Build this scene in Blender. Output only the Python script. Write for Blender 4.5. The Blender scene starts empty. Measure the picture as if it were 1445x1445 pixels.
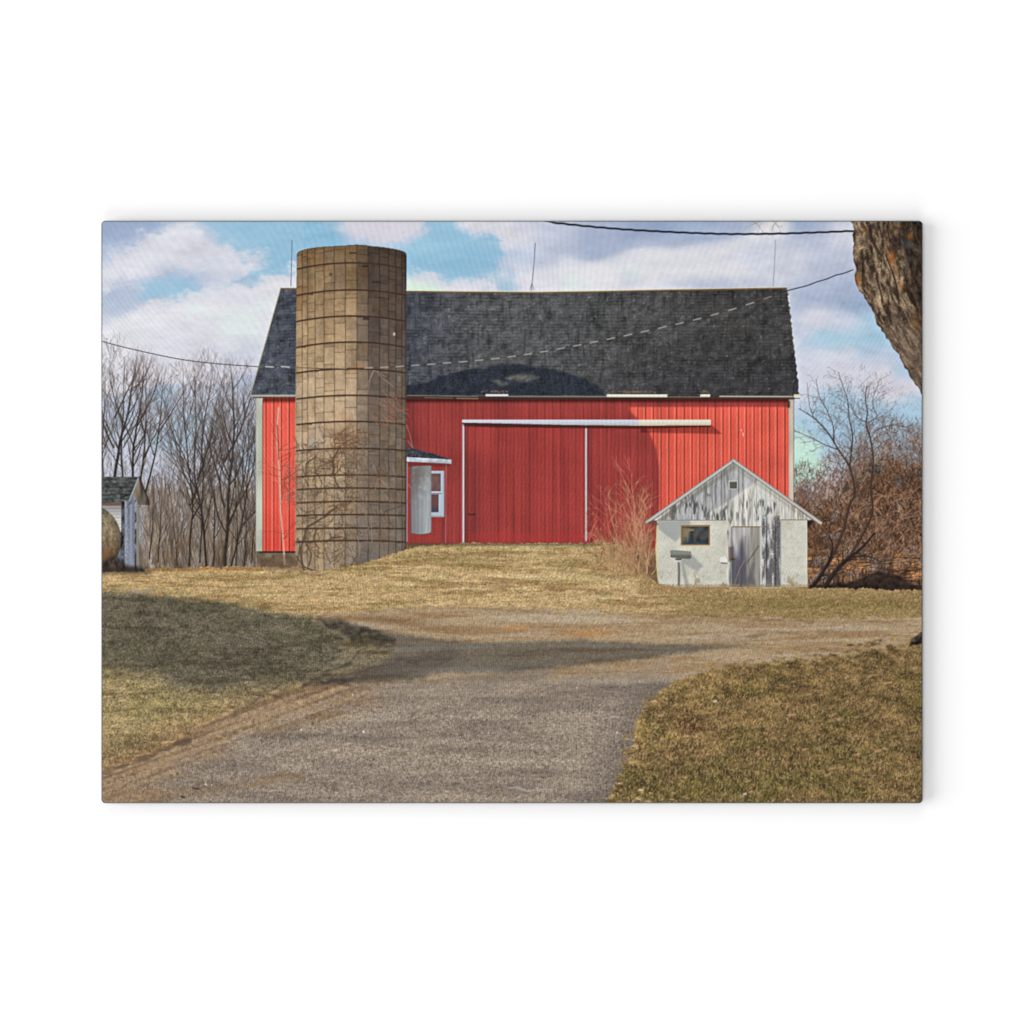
import math
import numpy as np

# =====================================================================
# A rectangular printed panel lying on a white surface, seen from above.
# The print itself is a flat ink picture (red barn, silo, white shed).
# Its pigments are worked out procedurally below, on a lattice one unit
# apart, and every pictured thing becomes its own flat patch of ink.
# Picture coordinates: x 144..1302 to the right, y 312..1133 downwards.
# =====================================================================
X0, Y0, W, H = 144.4, 312.5, 1159, 822
X, Y = np.meshgrid(X0 + np.arange(W), Y0 + np.arange(H))
X = X.astype(np.float32); Y = Y.astype(np.float32)
C = np.zeros((H, W, 3), np.float32)
ID = np.zeros((H, W), np.int16)
PARTS = []            # (name, parent id or None, label, ink, kind)


def part(name, parent=None, label=None, ink='ink', kind=None):
    PARTS.append((name, parent, label, ink, kind))
    return len(PARTS) - 1


def c(*v):
    return np.array(v, np.float32) / 255.0


# ---------------------------------------------------------------- noise
def _taps(n, step, off):
    t = np.arange(n) / step + off
    i = np.floor(t).astype(int); f = (t - i).astype(np.float32)
    w = [(1 - f) ** 3 / 6, (3 * f ** 3 - 6 * f ** 2 + 4) / 6,
         (-3 * f ** 3 + 3 * f ** 2 + 3 * f + 1) / 6, f ** 3 / 6]
    return i, w, i.max() + 4


def vn(sx, sy, seed):
    """smooth noise with cells of sx by sy units, about unit spread"""
    r = np.random.default_rng(seed)
    ia, wa, na = _taps(H, sy, r.random()); ib, wb, nb = _taps(W, sx, r.random())
    g = r.normal(0, 1, (na, nb)).astype(np.float32)
    t = sum(wa[k][:, None] * g[ia + k] for k in range(4))
    return sum(wb[k][None, :] * t[:, ib + k] for k in range(4)) * np.float32(2.0)


def fb(sx, sy, octs, seed, gain=.6):
    o = np.zeros((H, W), np.float32); a = 1.0; n = 0
    for k in range(octs):
        o += a * vn(sx / 2 ** k, sy / 2 ** k, seed + 17 * k); n += a * a; a *= gain
    return o / math.sqrt(n)


def grain(seed, k=.35):
    g = np.random.default_rng(seed).normal(0, 1, (H, W)).astype(np.float32)
    g = g + k * (np.roll(g, 1, 0) + np.roll(g, -1, 0) + np.roll(g, 1, 1) + np.roll(g, -1, 1))
    return g / math.sqrt(1 + 4 * k * k)


def samp(a, x, y):
    u = np.clip(x - X0, 0, W - 1.001); v = np.clip(y - Y0, 0, H - 1.001)
    i = u.astype(int); j = v.astype(int); fx = u - i; fy = v - j
    if a.ndim == 3:
        fx = fx[..., None]; fy = fy[..., None]
    return (a[j, i] * (1 - fx) + a[j, i + 1] * fx) * (1 - fy) + (a[j + 1, i] * (1 - fx) + a[j + 1, i + 1] * fx) * fy


def blur(a, s):
    if s <= 0: return a
    if a.shape == (H, W) and not a[0].any() and a.min() == 0:
        rows = np.flatnonzero(a.any(1)); cs_ = np.flatnonzero(a.any(0)); q = int(3 * s) + 2
        if len(rows) and (rows[-1] - rows[0] < H // 2 or cs_[-1] - cs_[0] < W // 2):
            sl = np.s_[max(0, rows[0] - q):rows[-1] + 1 + q, max(0, cs_[0] - q):cs_[-1] + 1 + q]
            o = np.zeros_like(a); o[sl] = _blur(a[sl], s); return o
    return _blur(a, s)


def _blur(a, s):
    r = int(3 * s) + 1; k = np.exp(-.5 * (np.arange(-r, r + 1) / s) ** 2); k = (k / k.sum()).astype(np.float32)
    p = np.pad(a, ((r, r), (r, r)), mode='edge')
    t = sum(k[i] * p[i:i + a.shape[0]] for i in range(2 * r + 1))
    return sum(k[i] * t[:, i:i + a.shape[1]] for i in range(2 * r + 1))


# --------------------------------------------------------------- shapes
def pm(pts, soft=0):
    """coverage mask of a polygon"""
    m = np.zeros((H, W), np.float32)
    p = np.array(pts, float)
    j0 = max(0, int(p[:, 1].min() - Y0) - 1); j1 = min(H, int(p[:, 1].max() - Y0) + 3)
    i0 = max(0, int(p[:, 0].min() - X0) - 1); i1 = min(W, int(p[:, 0].max() - X0) + 3)
    if j1 <= j0 or i1 <= i0: return m
    acc = np.zeros((j1 - j0, i1 - i0), np.float32)
    for dy in (-.33, 0, .33):
        for dx in (-.33, 0, .33):
            xs = X[j0:j1, i0:i1] + dx; ys = Y[j0:j1, i0:i1] + dy
            ins = np.zeros(xs.shape, bool)
            for a in range(len(p)):
                x1, y1 = p[a]; x2, y2 = p[(a + 1) % len(p)]
                if y1 == y2: continue
                cr = ((y1 <= ys) != (y2 <= ys)) & (xs < (x2 - x1) * (ys - y1) / (y2 - y1) + x1)
                ins ^= cr
            acc += ins
    m[j0:j1, i0:i1] = acc / 9
    return blur(m, soft) if soft else m


def rect(x0, y0, x1, y1, soft=0):
    return pm([(x0, y0), (x1, y0), (x1, y1), (x0, y1)], soft)


def wob(m, amp, sc, seed):
    return samp(m, X + amp * vn(sc, sc, seed), Y + amp * vn(sc, sc * .6, seed + 1))


def put(m, col, pid=None, thr=.5):
    rows = np.flatnonzero(m.any(1)); cs_ = np.flatnonzero(m.any(0))
    if len(rows) == 0: return
    sl = np.s_[rows[0]:rows[-1] + 1, cs_[0]:cs_[-1] + 1]
    col = np.asarray(col, np.float32)
    if col.ndim == 3 and col.shape[0] == H: col = col[sl]
    a = m[sl][..., None]
    C[sl] = C[sl] * (1 - a) + col * a
    if pid is not None: ID[sl][m[sl] > thr] = pid


def mul(m, f):
    global C
    C = C * (1 + m[..., None] * (np.asarray(f, np.float32) - 1))


def rough(pts, soft, amp, sx, sy, seed, k=3.0):
    """a ragged, gradual border such as grass running out into dirt"""
    return np.clip((pm(pts, soft) - .5) * k + .5 + amp * fb(sx, sy, 3, seed), 0, 1) * (pm(pts, soft * 1.2) > .02)


def mix(a, b, t):
    t = np.clip(t, 0, 1)
    return np.asarray(a, np.float32) * (1 - t[..., None]) + np.asarray(b, np.float32) * t[..., None]


def lines(segs, cols, pid=None, thr=.42, alpha=1.0, side=0.0, clip=None, sq=1.0):
    """rasterise many short strokes (x1,y1,x2,y2,w) with their colours"""
    s = np.asarray(segs, float)
    if len(s) == 0: return None
    cols = np.broadcast_to(np.asarray(cols, float), (len(s), 3))
    L = np.hypot(s[:, 2] - s[:, 0], s[:, 3] - s[:, 1]); n = np.maximum(1, np.ceil(L / .5)).astype(int)
    m = np.where(s[:, 4] > 1.3, np.ceil(s[:, 4] / .5), 1).astype(int)
    tot = n * m; idx = np.repeat(np.arange(len(s)), tot)
    k = np.arange(tot.sum()) - np.repeat(np.cumsum(tot) - tot, tot)
    a = (k % n[idx] + .5) / n[idx]; b = (k // n[idx] + .5) / m[idx] - .5
    b = np.where(m[idx] > 1, b, 0)
    dx = (s[:, 2] - s[:, 0])[idx]; dy = (s[:, 3] - s[:, 1])[idx]; LL = np.maximum(L[idx], 1e-6)
    w = s[:, 4][idx]
    px = s[:, 0][idx] + dx * a - dy / LL * b * w; py = s[:, 1][idx] + dy * a + dx / LL * b * w
    wt = (L / n)[idx] * np.where(m[idx] > 1, w / m[idx], w)
    sx = np.sign(-dy) * b                         # >0 on the right-hand side
    cc = cols[idx] * (1 - side * sx * np.where(m[idx] > 1, 1, 0))[:, None]
    u = px - X0; v = py - Y0; i = np.floor(u).astype(int); j = np.floor(v).astype(int); fx = u - i; fy = v - j
    io, jo = max(0, i.min()), max(0, j.min()); Wb = min(W, i.max() + 2) - io; Hb = min(H, j.max() + 2) - jo
    if Wb <= 0 or Hb <= 0: return None
    i = i - io; j = j - jo
    WW = np.zeros(Hb * Wb); CC = np.zeros((Hb * Wb, 3))
    for di, dj, ww in ((0, 0, (1 - fx) * (1 - fy)), (1, 0, fx * (1 - fy)), (0, 1, (1 - fx) * fy), (1, 1, fx * fy)):
        ii = i + di; jj = j + dj; ok = (ii >= 0) & (ii < Wb) & (jj >= 0) & (jj < Hb)
        q = jj[ok] * Wb + ii[ok]; w2 = (ww * wt)[ok]
        WW += np.bincount(q, w2, Hb * Wb)
        for ch in range(3): CC[:, ch] += np.bincount(q, w2 * cc[ok, ch], Hb * Wb)
    col = (CC / np.maximum(WW, 1e-6)[:, None]).reshape(Hb, Wb, 3).astype(np.float32)
    A = (np.clip(WW * sq, 0, 1) * alpha).reshape(Hb, Wb).astype(np.float32)
    sl = np.s_[jo:jo + Hb, io:io + Wb]
    if clip is not None: A = A * np.asarray(clip, np.float32)[sl]
    C[sl] = C[sl] * (1 - A[..., None]) + col * A[..., None]
    if pid is not None: ID[sl][A > thr * alpha] = pid


def poly_line(pts, w):
    return [(pts[k][0], pts[k][1], pts[k + 1][0], pts[k + 1][1], w if np.isscalar(w) else w[k]) for k in range(len(pts) - 1)]


def smooth(pts, n=8):
    p = np.array([pts[0]] + list(pts) + [pts[-1]], float); o = []
    for k in range(1, len(p) - 2):
        for t in np.arange(n) / n:
            o.append(.5 * ((2 * p[k]) + (-p[k - 1] + p[k + 1]) * t + (2 * p[k - 1] - 5 * p[k] + 4 * p[k + 1] - p[k + 2]) * t * t
                           + (-p[k - 1] + 3 * p[k] - 3 * p[k + 1] + p[k + 2]) * t ** 3))
    o.append(p[-2]); return np.array(o)


def grow(x, y, ang, length, w, lev, out, r, wobble=.10, up=.05, br=.5, maxlev=3, spread=(.25, .7), step=5., target=math.pi / 2):
    n = max(3, int(length / step)); st = length / n
    for k in range(n):
        ang += r.normal(0, wobble) + (target - ang) * up
        x2 = x + math.cos(ang) * st; y2 = y - math.sin(ang) * st
        wk = w * (1 - .75 * k / n)
        out.append((x, y, x2, y2, max(wk, .28)))
        x, y = x2, y2
        if lev < maxlev and k > n * .12 and r.random() < br:
            s = r.choice((-1, 1))
            grow(x, y, ang + s * r.uniform(*spread), length * (1 - .55 * k / n) * r.uniform(.3, .62), wk * .5, lev + 1, out, r,
                 wobble * 1.15, up, br, maxlev, spread, step * .85, target)


# ============================================================== THE SKY
sky = part('sky', None, 'printed blue sky with white and lavender clouds', 'ink_smooth')
PAL = dict(B=c(144, 189, 216), b=c(170, 200, 221), L=c(189, 202, 222), W=c(222, 221, 229), w=c(207, 210, 223),
           G=c(187, 194, 213), D=c(153, 171, 200), E=c(170, 182, 207), M=c(221, 232, 230), m=c(192, 226, 210), P=c(229, 228, 232), p=c(216, 213, 222))
SK = """
DDDDbBbBBBBbWWWwBWWWwwwGEDDDDDEWWDEwwwww
GGELWwbBBBBBwwLLBbLWWwwGGEDDDEGwwGGwwwww
LwWWWWwLBBBBBBBBBBBLLGGEGwWWWWwwwwGGGGGG
WWwLLLwwBbBBBBBBBBbwWWWWPMPPPWPwwwGGGGGG
LGbBBwWwWWWWWWMMWWwbWWMPPwWwGGGGGEEEEEEE
GGwwWMPPMPPPPPPPPPPPPPPPPPPPPPGGGEEDDDDD
WPMWWPMMMPPPPPPPPPPPPPPPPPPPPPGGGwwLbbbb
PPPwwWMWwwwwwwwwwwwwwwwwwwwwwwwwwLbbbbbb
wwwLwwGGGwwwwwwwwwwwwwwwwwwwwwwwwwwwLLLL
wwwGwwGGGwwwwwwwwwwwwwwwwwwwwwwwwwwwwpbb
GwGbwwwGwwwwwwwwwwwwwwwwwwwwwwwwwwwwwppp
GLGbwwwwwwwwwwwwwwwwwwwwwwwwwwwwwLbbbbbb
wbwwbbwwwwwwwwwwwwwwwwwwwwwwwwwwwbbbbbbb
wwwbbwwbwwwwwwwwwwwwwwwwwwwwwwwwwMbbbbbb
wwwwwwbbwwwwwwwwwwwwwwwwwwwwwwwwmmLbbbbb
wwwwwwwwwwwwwwwwwwwwwwwwwwwwwwwwmmwLbbbb
wwwwwwwwwwwwwwwwwwwwwwwwwwwwwwwwmwwwwwww
""".split()
G = np.array([[PAL[ch] for ch in row] for row in SK])
tu = (X - 144) / 30.0; tv = (Y - 312) / 24.0
wx = fb(46, 34, 4, 11) * .20; wy = fb(46, 30, 4, 31) * .24
uu = np.clip(tu + wx, 0, 38.99); vv = np.clip(tv + wy, 0, 15.99)
i = uu.astype(int); j = vv.astype(int)
fx = uu - i; fy = vv - j; fx = (fx * fx * (3 - 2 * fx))[..., None]; fy = (fy * fy * (3 - 2 * fy))[..., None]
S = (G[j, i] * (1 - fx) + G[j, i + 1] * fx) * (1 - fy) + (G[j + 1, i] * (1 - fx) + G[j + 1, i + 1] * fx) * fy
S = np.stack([blur(S[..., k].astype(np.float32), 4.5) for k in range(3)], -1)
S = S + (fb(30, 16, 4, 55) * .010)[..., None] + (fb(7, 5, 2, 77) * .006)[..., None]
def cloud(pts, soft, amp, sc, col, a, seed):
    m = pm(pts, soft * 1.35); m = samp(m, X + amp * 1.25 * fb(sc, sc * .7, 5, seed, .7), Y + amp * fb(sc, sc * .6, 5, seed + 50, .7))
    return mix(S, col, m * a)


S = S * .35 + mix(S, c(176, 197, 222), ((X < 430) * .5).astype(np.float32)) * .65
S = cloud([(204, 405), (235, 385), (262, 388), (280, 396), (286, 404), (276, 416), (262, 424), (244, 428), (222, 424), (200, 420)], 3.5, 4, 22, c(158, 195, 219), .95, 1000)
S = cloud([(280, 300), (300, 322), (318, 338), (332, 352), (340, 364), (372, 356), (372, 368), (330, 392), (322, 400), (330, 404), (360, 396), (420, 380), (425, 300)], 4, 4, 22, c(150, 192, 217), .85, 1001)
S = cloud([(144, 300), (230, 300), (215, 322), (200, 334), (186, 348), (160, 340), (140, 345)], 6, 5, 24, c(155, 172, 202), .8, 1002)
S = cloud([(140, 386), (158, 366), (176, 360), (188, 348), (204, 334), (224, 326), (246, 320), (276, 324), (296, 338), (320, 340), (331, 352), (338, 366), (368, 356), (372, 366), (358, 386), (318, 396), (286, 392), (256, 384), (226, 386), (196, 396), (168, 402), (140, 412)], 3.5, 4.5, 20, c(219, 219, 227) + (fb(24, 14, 4, 1010) * .016)[..., None], .88, 1003)
S = cloud([(210, 376), (250, 372), (300, 378), (340, 374), (330, 392), (280, 396), (230, 392)], 7, 5, 20, c(190, 200, 219), .6, 1011)
S = cloud([(140, 460), (172, 452), (190, 436), (206, 430), (234, 428), (252, 429), (268, 421), (284, 411), (304, 405), (318, 411), (334, 401), (359, 403), (376, 391), (396, 392), (430, 380), (430, 520), (140, 560)], 2.6, 4.5, 18, c(225, 224, 231) + (fb(26, 16, 4, 1012) * .014)[..., None], .9, 1004)
S = cloud([(290, 440), (330, 428), (356, 432), (380, 424), (392, 430), (380, 470), (345, 490), (320, 480), (305, 462)], 8, 6, 20, c(219, 234, 229), .5, 1005)
S = cloud([(262, 428), (284, 430), (282, 442), (266, 442)], 4, 4, 10, c(212, 232, 226), .7, 1006)
S = cloud([(318, 414), (350, 408), (364, 420), (350, 432), (322, 428)], 5, 5, 14, c(206, 208, 222), .6, 1013)
S = cloud([(300, 500), (370, 484), (370, 530), (300, 530)], 9, 6, 24, c(196, 202, 220), .7, 1014)
S = cloud([(478, 300), (605, 300), (598, 328), (584, 340), (556, 344), (520, 341), (490, 330)], 4.5, 4, 20, c(219, 214, 224), .85, 1007)
S = cloud([(606, 306), (636, 312), (652, 328), (666, 337), (700, 334), (709, 348), (706, 372), (696, 388), (672, 386), (655, 391), (640, 396), (612, 388), (570, 380), (570, 350), (590, 340), (602, 326)], 3.5, 4.5, 18, c(150, 193, 218), .95, 1008)
S = cloud([(712, 380), (728, 376), (726, 402), (708, 408)], 5, 4, 14, c(166, 200, 222), .8, 1009)
S = cloud([(570, 384), (600, 386), (640, 400), (680, 392), (700, 398), (705, 415), (570, 415)], 3, 4, 12, c(222, 220, 228), .8, 1015)
S = S if 0 else cloud([(570, 399), (600, 399), (625, 404), (630, 415), (570, 415)], 3, 2, 12, c(208, 236, 216), .8, 1016)
# the hard lower edge of the grey cloud deck, top right
edge = smooth([(700, 352), (760, 352), (830, 366), (880, 357), (930, 351), (980, 345), (1030, 338), (1062, 326), (1085, 312)])
up_ = pm([(700, 290)] + [tuple(q) for q in edge] + [(1085, 290)], 2.2)
up_ = wob(up_, 1.6, 22, 5) * np.clip((X - 720) / 110, 0, 1)
S = mix(S, c(163, 177, 204) + (fb(60, 20, 3, 3) * .018)[..., None], up_ * .62)
dn = np.exp(-((Y - np.interp(X, edge[:, 0], edge[:, 1]) - 11) / 12) ** 2) * (1 - up_) * ((X > 790) & (X < 1075)).astype(np.float32)
S = mix(S, c(228, 228, 231), blur(dn.astype(np.float32), 4) * .55)
S = mix(S, c(224, 220, 220), np.exp(-((X - 1088) / 22) ** 2 - ((Y - 318) / 9) ** 2) * .8)
S = cloud([(1124, 492), (1150, 470), (1190, 474), (1235, 470), (1262, 478), (1250, 488), (1200, 482), (1160, 486)], 5, 4, 16, c(160, 198, 218), .75, 1020)
S = cloud([(1126, 465), (1150, 448), (1190, 456), (1230, 458), (1190, 466), (1150, 466)], 4, 4, 16, c(214, 212, 222), .65, 1021)
S = cloud([(1118, 600), (1136, 612), (1160, 640), (1172, 655), (1150, 680), (1118, 690)], 5, 3, 12, c(194, 229, 214), .95, 1022)
S = S + (fb(50, 14, 5, 1030, .7) * .010)[..., None] * np.float32([1.1, 1, .7])
put(np.ones((H, W), np.float32), S, sky)

# ==================================================== THE WOODS, LEFT
woods = part('woods', None, 'printed haze of thin bare twigs and undergrowth in the far wood', 'ink', 'stuff')
HZ = np.interp(Y, [470, 520, 600, 680, 740, 800], [0, .03, .07, .16, .46, .82])
HZ = HZ * (X < 366) * (.7 + .3 * np.clip((Y - 640) / 80, 0, 1))
tex = fb(4, 22, 3, 101)
brown = mix(c(140, 126, 118), c(112, 96, 80), np.clip((Y - 660) / 90, 0, 1))
put(np.clip(HZ * (1 + .25 * tex), 0, 1) * (Y < 806) * (X < 368), brown + (fb(3, 9, 3, 7) * .035)[..., None])
ID[(Y > 700) & (Y < 806) & (X < 366)] = woods
r = np.random.default_rng(8)
sg = []; cl = []
for k in range(5200):                         # fine twig haze
    x = r.uniform(140, 368); top = 22 + np.interp(x, [144, 163, 180, 235, 262, 290, 320, 345, 366], [472, 438, 478, 488, 496, 474, 496, 484, 512])
    y = top + 290 * r.random() ** .75
    if abs(x - 240 - (y - 560) * .05) < 10 and y < 650 and r.random() < .8: continue
    a = math.pi / 2 + r.normal(0, .46); l = r.uniform(5, 17)
    sg.append((x, y, x + math.cos(a) * l, y - math.sin(a) * l, r.uniform(.2, .48)))
    t = r.random(); base = c(104, 92, 88) if y < 700 else c(88, 74, 62)
    cl.append(base * (.75 + .6 * t))
for k in range(1300):                          # low brush with pale stems
    x = r.uniform(205, 366); y = r.uniform(700, 803); a = math.pi / 2 + r.normal(0, .16); l = r.uniform(10, 42)
    sg.append((x, y, x + math.cos(a) * l, y - math.sin(a) * l, r.uniform(.4, 1.1)))
    cl.append([c(52, 42, 36), c(180, 156, 122), c(96, 80, 66), c(134, 108, 86)][r.integers(4)] * r.uniform(.85, 1.1))
lines(sg, cl, alpha=.72)
CUTL = (X < 367).astype(np.float32)
TR = [  # x foot, y foot, lean, height, width, seed
    (148, 700, 1.66, 170, 2.6, 1), (161, 695, 1.56, 235, 5.4, 2), (175, 695, 1.57, 190, 3.4, 3), (187, 695, 1.50, 195, 4.2, 4),
    (199, 695, 1.49, 185, 3.4, 5), (206, 700, 1.36, 185, 3.2, 6), (224, 795, 1.50, 120, 2.2, 7), (212, 790, 1.62, 110, 2.2, 8),
    (268, 800, 1.56, 300, 3.4, 9), (292, 800, 1.66, 270, 4.2, 10), (302, 800, 1.53, 130, 2.8, 11), (318, 800, 1.57, 310, 6.2, 12),
    (327, 800, 1.32, 200, 3.2, 13), (345, 800, 1.52, 220, 2.4, 14), (356, 795, 1.50, 170, 1.8, 15), (283, 795, 1.56, 300, 2.8, 16),
    (251, 798, 1.60, 120, 1.8, 17), (334, 800, 1.60, 270, 2.0, 18)]
for (x, y, a, h, w, s) in TR:
    pid = part('bare_tree', None, None, 'ink')
    out = []; r = np.random.default_rng(400 + s)
    grow(x, y, a, h, w, 0, out, r, wobble=.035, up=.06, br=.34, maxlev=3, spread=(.25, .75), step=5, target=a)
    # two strong limbs from low on the trunk
    for q in range(2 if w > 3.1 else 1):
        k = int(len(out) * 0) + 6 + 5 * q
        f = .25 + .18 * q + r.uniform(0, .08); sgn = (-1) ** (q + s)
        grow(x + math.cos(a) * h * f, y - math.sin(a) * h * f, a + sgn * .45, h * .45, w * .55, 1, out, r, .05, .06, .42, 3, (.22, .6), 6, a + sgn * .14)
    o = np.array(out); o[:, 4] = np.where(o[:, 4] < .8, o[:, 4] * .85, o[:, 4] * .82); hgt = np.clip((620 - o[:, 1:2]) / 130, 0, 1)
    col = (np.where(o[:, 4:5] > 1.0, c(50, 42, 37), c(76, 64, 57)) * (1 - hgt) + c(106, 95, 93) * hgt) * r.uniform(.8, 1.2, (len(o), 1))
    tip = np.clip((Y - np.interp(X, [144, 163, 180, 235, 262, 290, 320, 345, 366], [472, 438, 478, 488, 496, 474, 496, 484, 512])) / 55, 0, 1)
    lines(o, col, pid, side=.5, clip=CUTL * (Y < 806) * tip, alpha=.92)

# ============================================ RIGHT-HAND TREES AND BUSH
bush = part('thicket', None, 'printed tangle of brown leafless bushes beside the white shed', 'ink', 'stuff')
top = smooth([(1120, 668), (1135, 660), (1150, 668), (1165, 652), (1185, 640), (1205, 628), (1222, 612), (1240, 600), (1262, 598), (1280, 606), (1303, 600)])
yt = np.interp(X, top[:, 0], top[:, 1]) + 8 * fb(14, 30, 4, 9)
dens = np.clip((Y - yt) / 70, 0, 1) * (X > 1120) * (Y < 833)
bb = mix(c(158, 132, 118), c(104, 78, 60), np.clip((Y - yt) / 80, 0, 1))
n1 = fb(10, 8, 4, 222)
gold = np.clip(1.4 - np.abs(Y - 800) / 26, 0, 1) * np.clip(.7 + .5 * fb(14, 3, 3, 90), 0, 1) * (X > 1140)
bb = bb * (1 - .25 * np.clip((Y - 640) / 60, 0, 1) * np.clip((X - 1180) / 60, 0, 1))[..., None]
bb = mix(bb, c(198, 142, 88), gold * .9)
bb = mix(bb, c(70, 48, 38), np.clip(fb(34, 22, 3, 224) - .2, 0, 1) * .6 * (1 - gold))
bb = bb * (1 + .17 * n1)[..., None]
put(np.clip(dens * (1.0 + .25 * n1), 0, 1) * (dens > 0), bb, bush, .45)
r = np.random.default_rng(5); sg = []; cl = []
for k in range(12500):
    x = r.uniform(1118, 1306); yy = np.interp(x, top[:, 0], top[:, 1]); y = yy - 8 + (835 - yy + 8) * r.random() ** .8
    if x < 1142 and y > 745: continue
    if y > 778 and r.random() < .5: continue
    a = r.normal(math.pi / 2 + .2 * math.sin(x * .06), .75); l = r.uniform(3, 12)
    x2 = x + math.cos(a) * l; y2 = y - math.sin(a) * l
    sg.append((x, y, x2, min(y2, 832), r.uniform(.25, .6) * (.7 if y < yy + 30 else 1)))
    lo = (y - yy) / 200
    pal = [c(58, 41, 31), c(130, 93, 66), c(178, 136, 102), c(38, 27, 21)] if lo > .25 else [c(120, 92, 78), c(96, 72, 60), c(150, 118, 100), c(82, 62, 52)]
    cl.append(pal[r.choice(4, p=[.3, .32, .18, .2])] * r.uniform(.85, 1.12))
lines(sg, cl, alpha=.85, clip=(Y < 832) * (X > 1119) * 1.0)
# long arching canes
sg = []; cl = []
for k in range(420):
    x = r.uniform(1190, 1310); y = r.uniform(700, 800); a = r.uniform(.2, 2.8); l = r.uniform(14, 42); cu = r.normal(0, .05)
    col = [c(196, 154, 122), c(160, 118, 90), c(48, 34, 28)][r.integers(3)]
    for q in range(6):
        x2 = x + math.cos(a) * l / 6; y2 = y - math.sin(a) * l / 6; sg.append((x, y, x2, y2, .55)); cl.append(col); x, y = x2, y2; a += cu * 4
lines(sg, cl, alpha=.7, clip=(Y < 832) * (X > 1142) * 1.0)
sg = []
for k in range(60):
    y = r.uniform(782, 826); x = r.uniform(1165, 1290); l = r.uniform(8, 40); sg.append((x, y, x + l, y + r.normal(0, 2.5), r.uniform(.5, 1.1)))
lines(sg, c(52, 36, 28), alpha=.7, clip=(Y < 832) * (X > 1150) * 1.0)
sg = [(x, 830, x + r.normal(0, 1), 830 - r.uniform(8, 34), r.uniform(.6, 1.1)) for x in r.uniform(1150, 1300, 50)]
lines(sg, c(48, 34, 26), alpha=.6)
put(rect(1140, 826, 1310, 842) * 1.0, c(58, 44, 36), bush)
mound = pm(smooth([(1142, 834), (1175, 822), (1200, 820), (1225, 812), (1250, 808), (1275, 816), (1296, 830), (1303, 836)]), 1.6)
put(wob(mound, 1.5, 8, 3) * .85, c(44, 34, 30) * (1 + .25 * fb(5, 4, 2, 6))[..., None])


def hand_tree(label, limbs, col, seed, twig=1.0, thick=.42):
    pid = part('bare_tree', None, label, 'ink'); r = np.random.default_rng(seed); out = []
    for pts, w0, w1 in limbs:
        p = smooth(pts, 5); n = len(p) - 1
        ws = [w0 + (w1 - w0) * k / n for k in range(n)]
        out += poly_line(p, ws)
        for k in range(2, n):
            if r.random() < thick * twig * 1.6:
                a = math.atan2(-(p[k + 1][1] - p[k][1]), p[k + 1][0] - p[k][0]) + r.choice((-1, 1)) * r.uniform(.35, .95)
                grow(p[k][0], p[k][1], a, r.uniform(10, 34) * (1 - .4 * k / n), ws[k] * .42, 1, out, r, .16, .03, .5, 3, (.3, .9), 4)
    o = np.array(out); k = (o[:, 4:5] > 1.2)
    lines(o, np.where(k, col, col * 1.2 + .05), pid, side=.4, clip=(Y < 830) * (X > 1121) * 1.0, alpha=.9)


dk = c(66, 50, 44)
hand_tree('printed forked bare tree whose limbs lean out against the mint sky', [
    ([(1148, 828), (1162, 806), (1178, 780), (1192, 745), (1199, 715), (1207, 695), (1200, 660), (1184, 635), (1172, 615), (1160, 600), (1146, 588), (1128, 577)], 4.6, 1),
    ([(1200, 660), (1202, 640), (1204, 615), (1199, 590), (1197, 565), (1190, 545), (1184, 525)], 2.4, .6),
    ([(1184, 635), (1165, 628), (1145, 618), (1122, 608)], 1.4, .5),
    ([(1178, 622), (1176, 600), (1167, 578), (1158, 562), (1152, 535)], 1.5, .5),
    ([(1150, 591), (1143, 572), (1140, 540)], 1.0, .4)], dk, 21)
hand_tree('printed bare tree with a tall straight stem near the big trunk', [
    ([(1162, 829), (1180, 808), (1200, 785), (1222, 748), (1232, 722), (1230, 690), (1233, 650), (1229, 620), (1223, 600), (1225, 582), (1222, 565), (1224, 545)], 4.4, .9),
    ([(1224, 596), (1214, 592), (1206, 584), (1200, 568)], 1.4, .5),
    ([(1224, 598), (1238, 588), (1232, 570), (1237, 550), (1244, 535)], 1.2, .4),
    ([(1231, 612), (1246, 604), (1262, 600), (1275, 598)], 1.2, .4),
    ([(1206, 655), (1214, 640), (1207, 615), (1206, 590)], 1.2, .4)], dk, 22)
hand_tree('printed low dark trunk leaning right under the brown bushes', [
    ([(1146, 830), (1160, 812), (1172, 790), (1176, 770), (1170, 755)], 5, 1.5),
    ([(1165, 830), (1185, 800), (1212, 778), (1225, 765), (1236, 752)], 6, 1.5),
    ([(1190, 796), (1215, 785), (1238, 790), (1250, 806)], 2.2, .8)], c(44, 33, 30), 23)
# fine haze of twigs round the crowns of the two right-hand trees
sg = []
for k in range(1500):
    x = r.normal(1210, 40); y = r.normal(588, 34); a = r.normal(math.pi / 2, .8); l = r.uniform(3, 11)
    if y < 520 + abs(x - 1215) * .5 or x < 1128: continue
    sg.append((x, y, x + math.cos(a) * l, y - math.sin(a) * l, r.uniform(.12, .34)))
lines(sg, c(98, 88, 92), alpha=.75, clip=(X > 1124) * 1.0)
# top-right twigs hanging into the frame
r = np.random.default_rng(31); out = []
for (x, y, a) in ((1062, 311, -.6), (1090, 311, -1.2), (1100, 311, -2.3), (1076, 311, -2.6)):
    grow(x, y, a, 22, .8, 1, out, r, .22, 0, .6, 3, (.3, .9), 3)
lines(out, c(86, 84, 92), alpha=.6)

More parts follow.
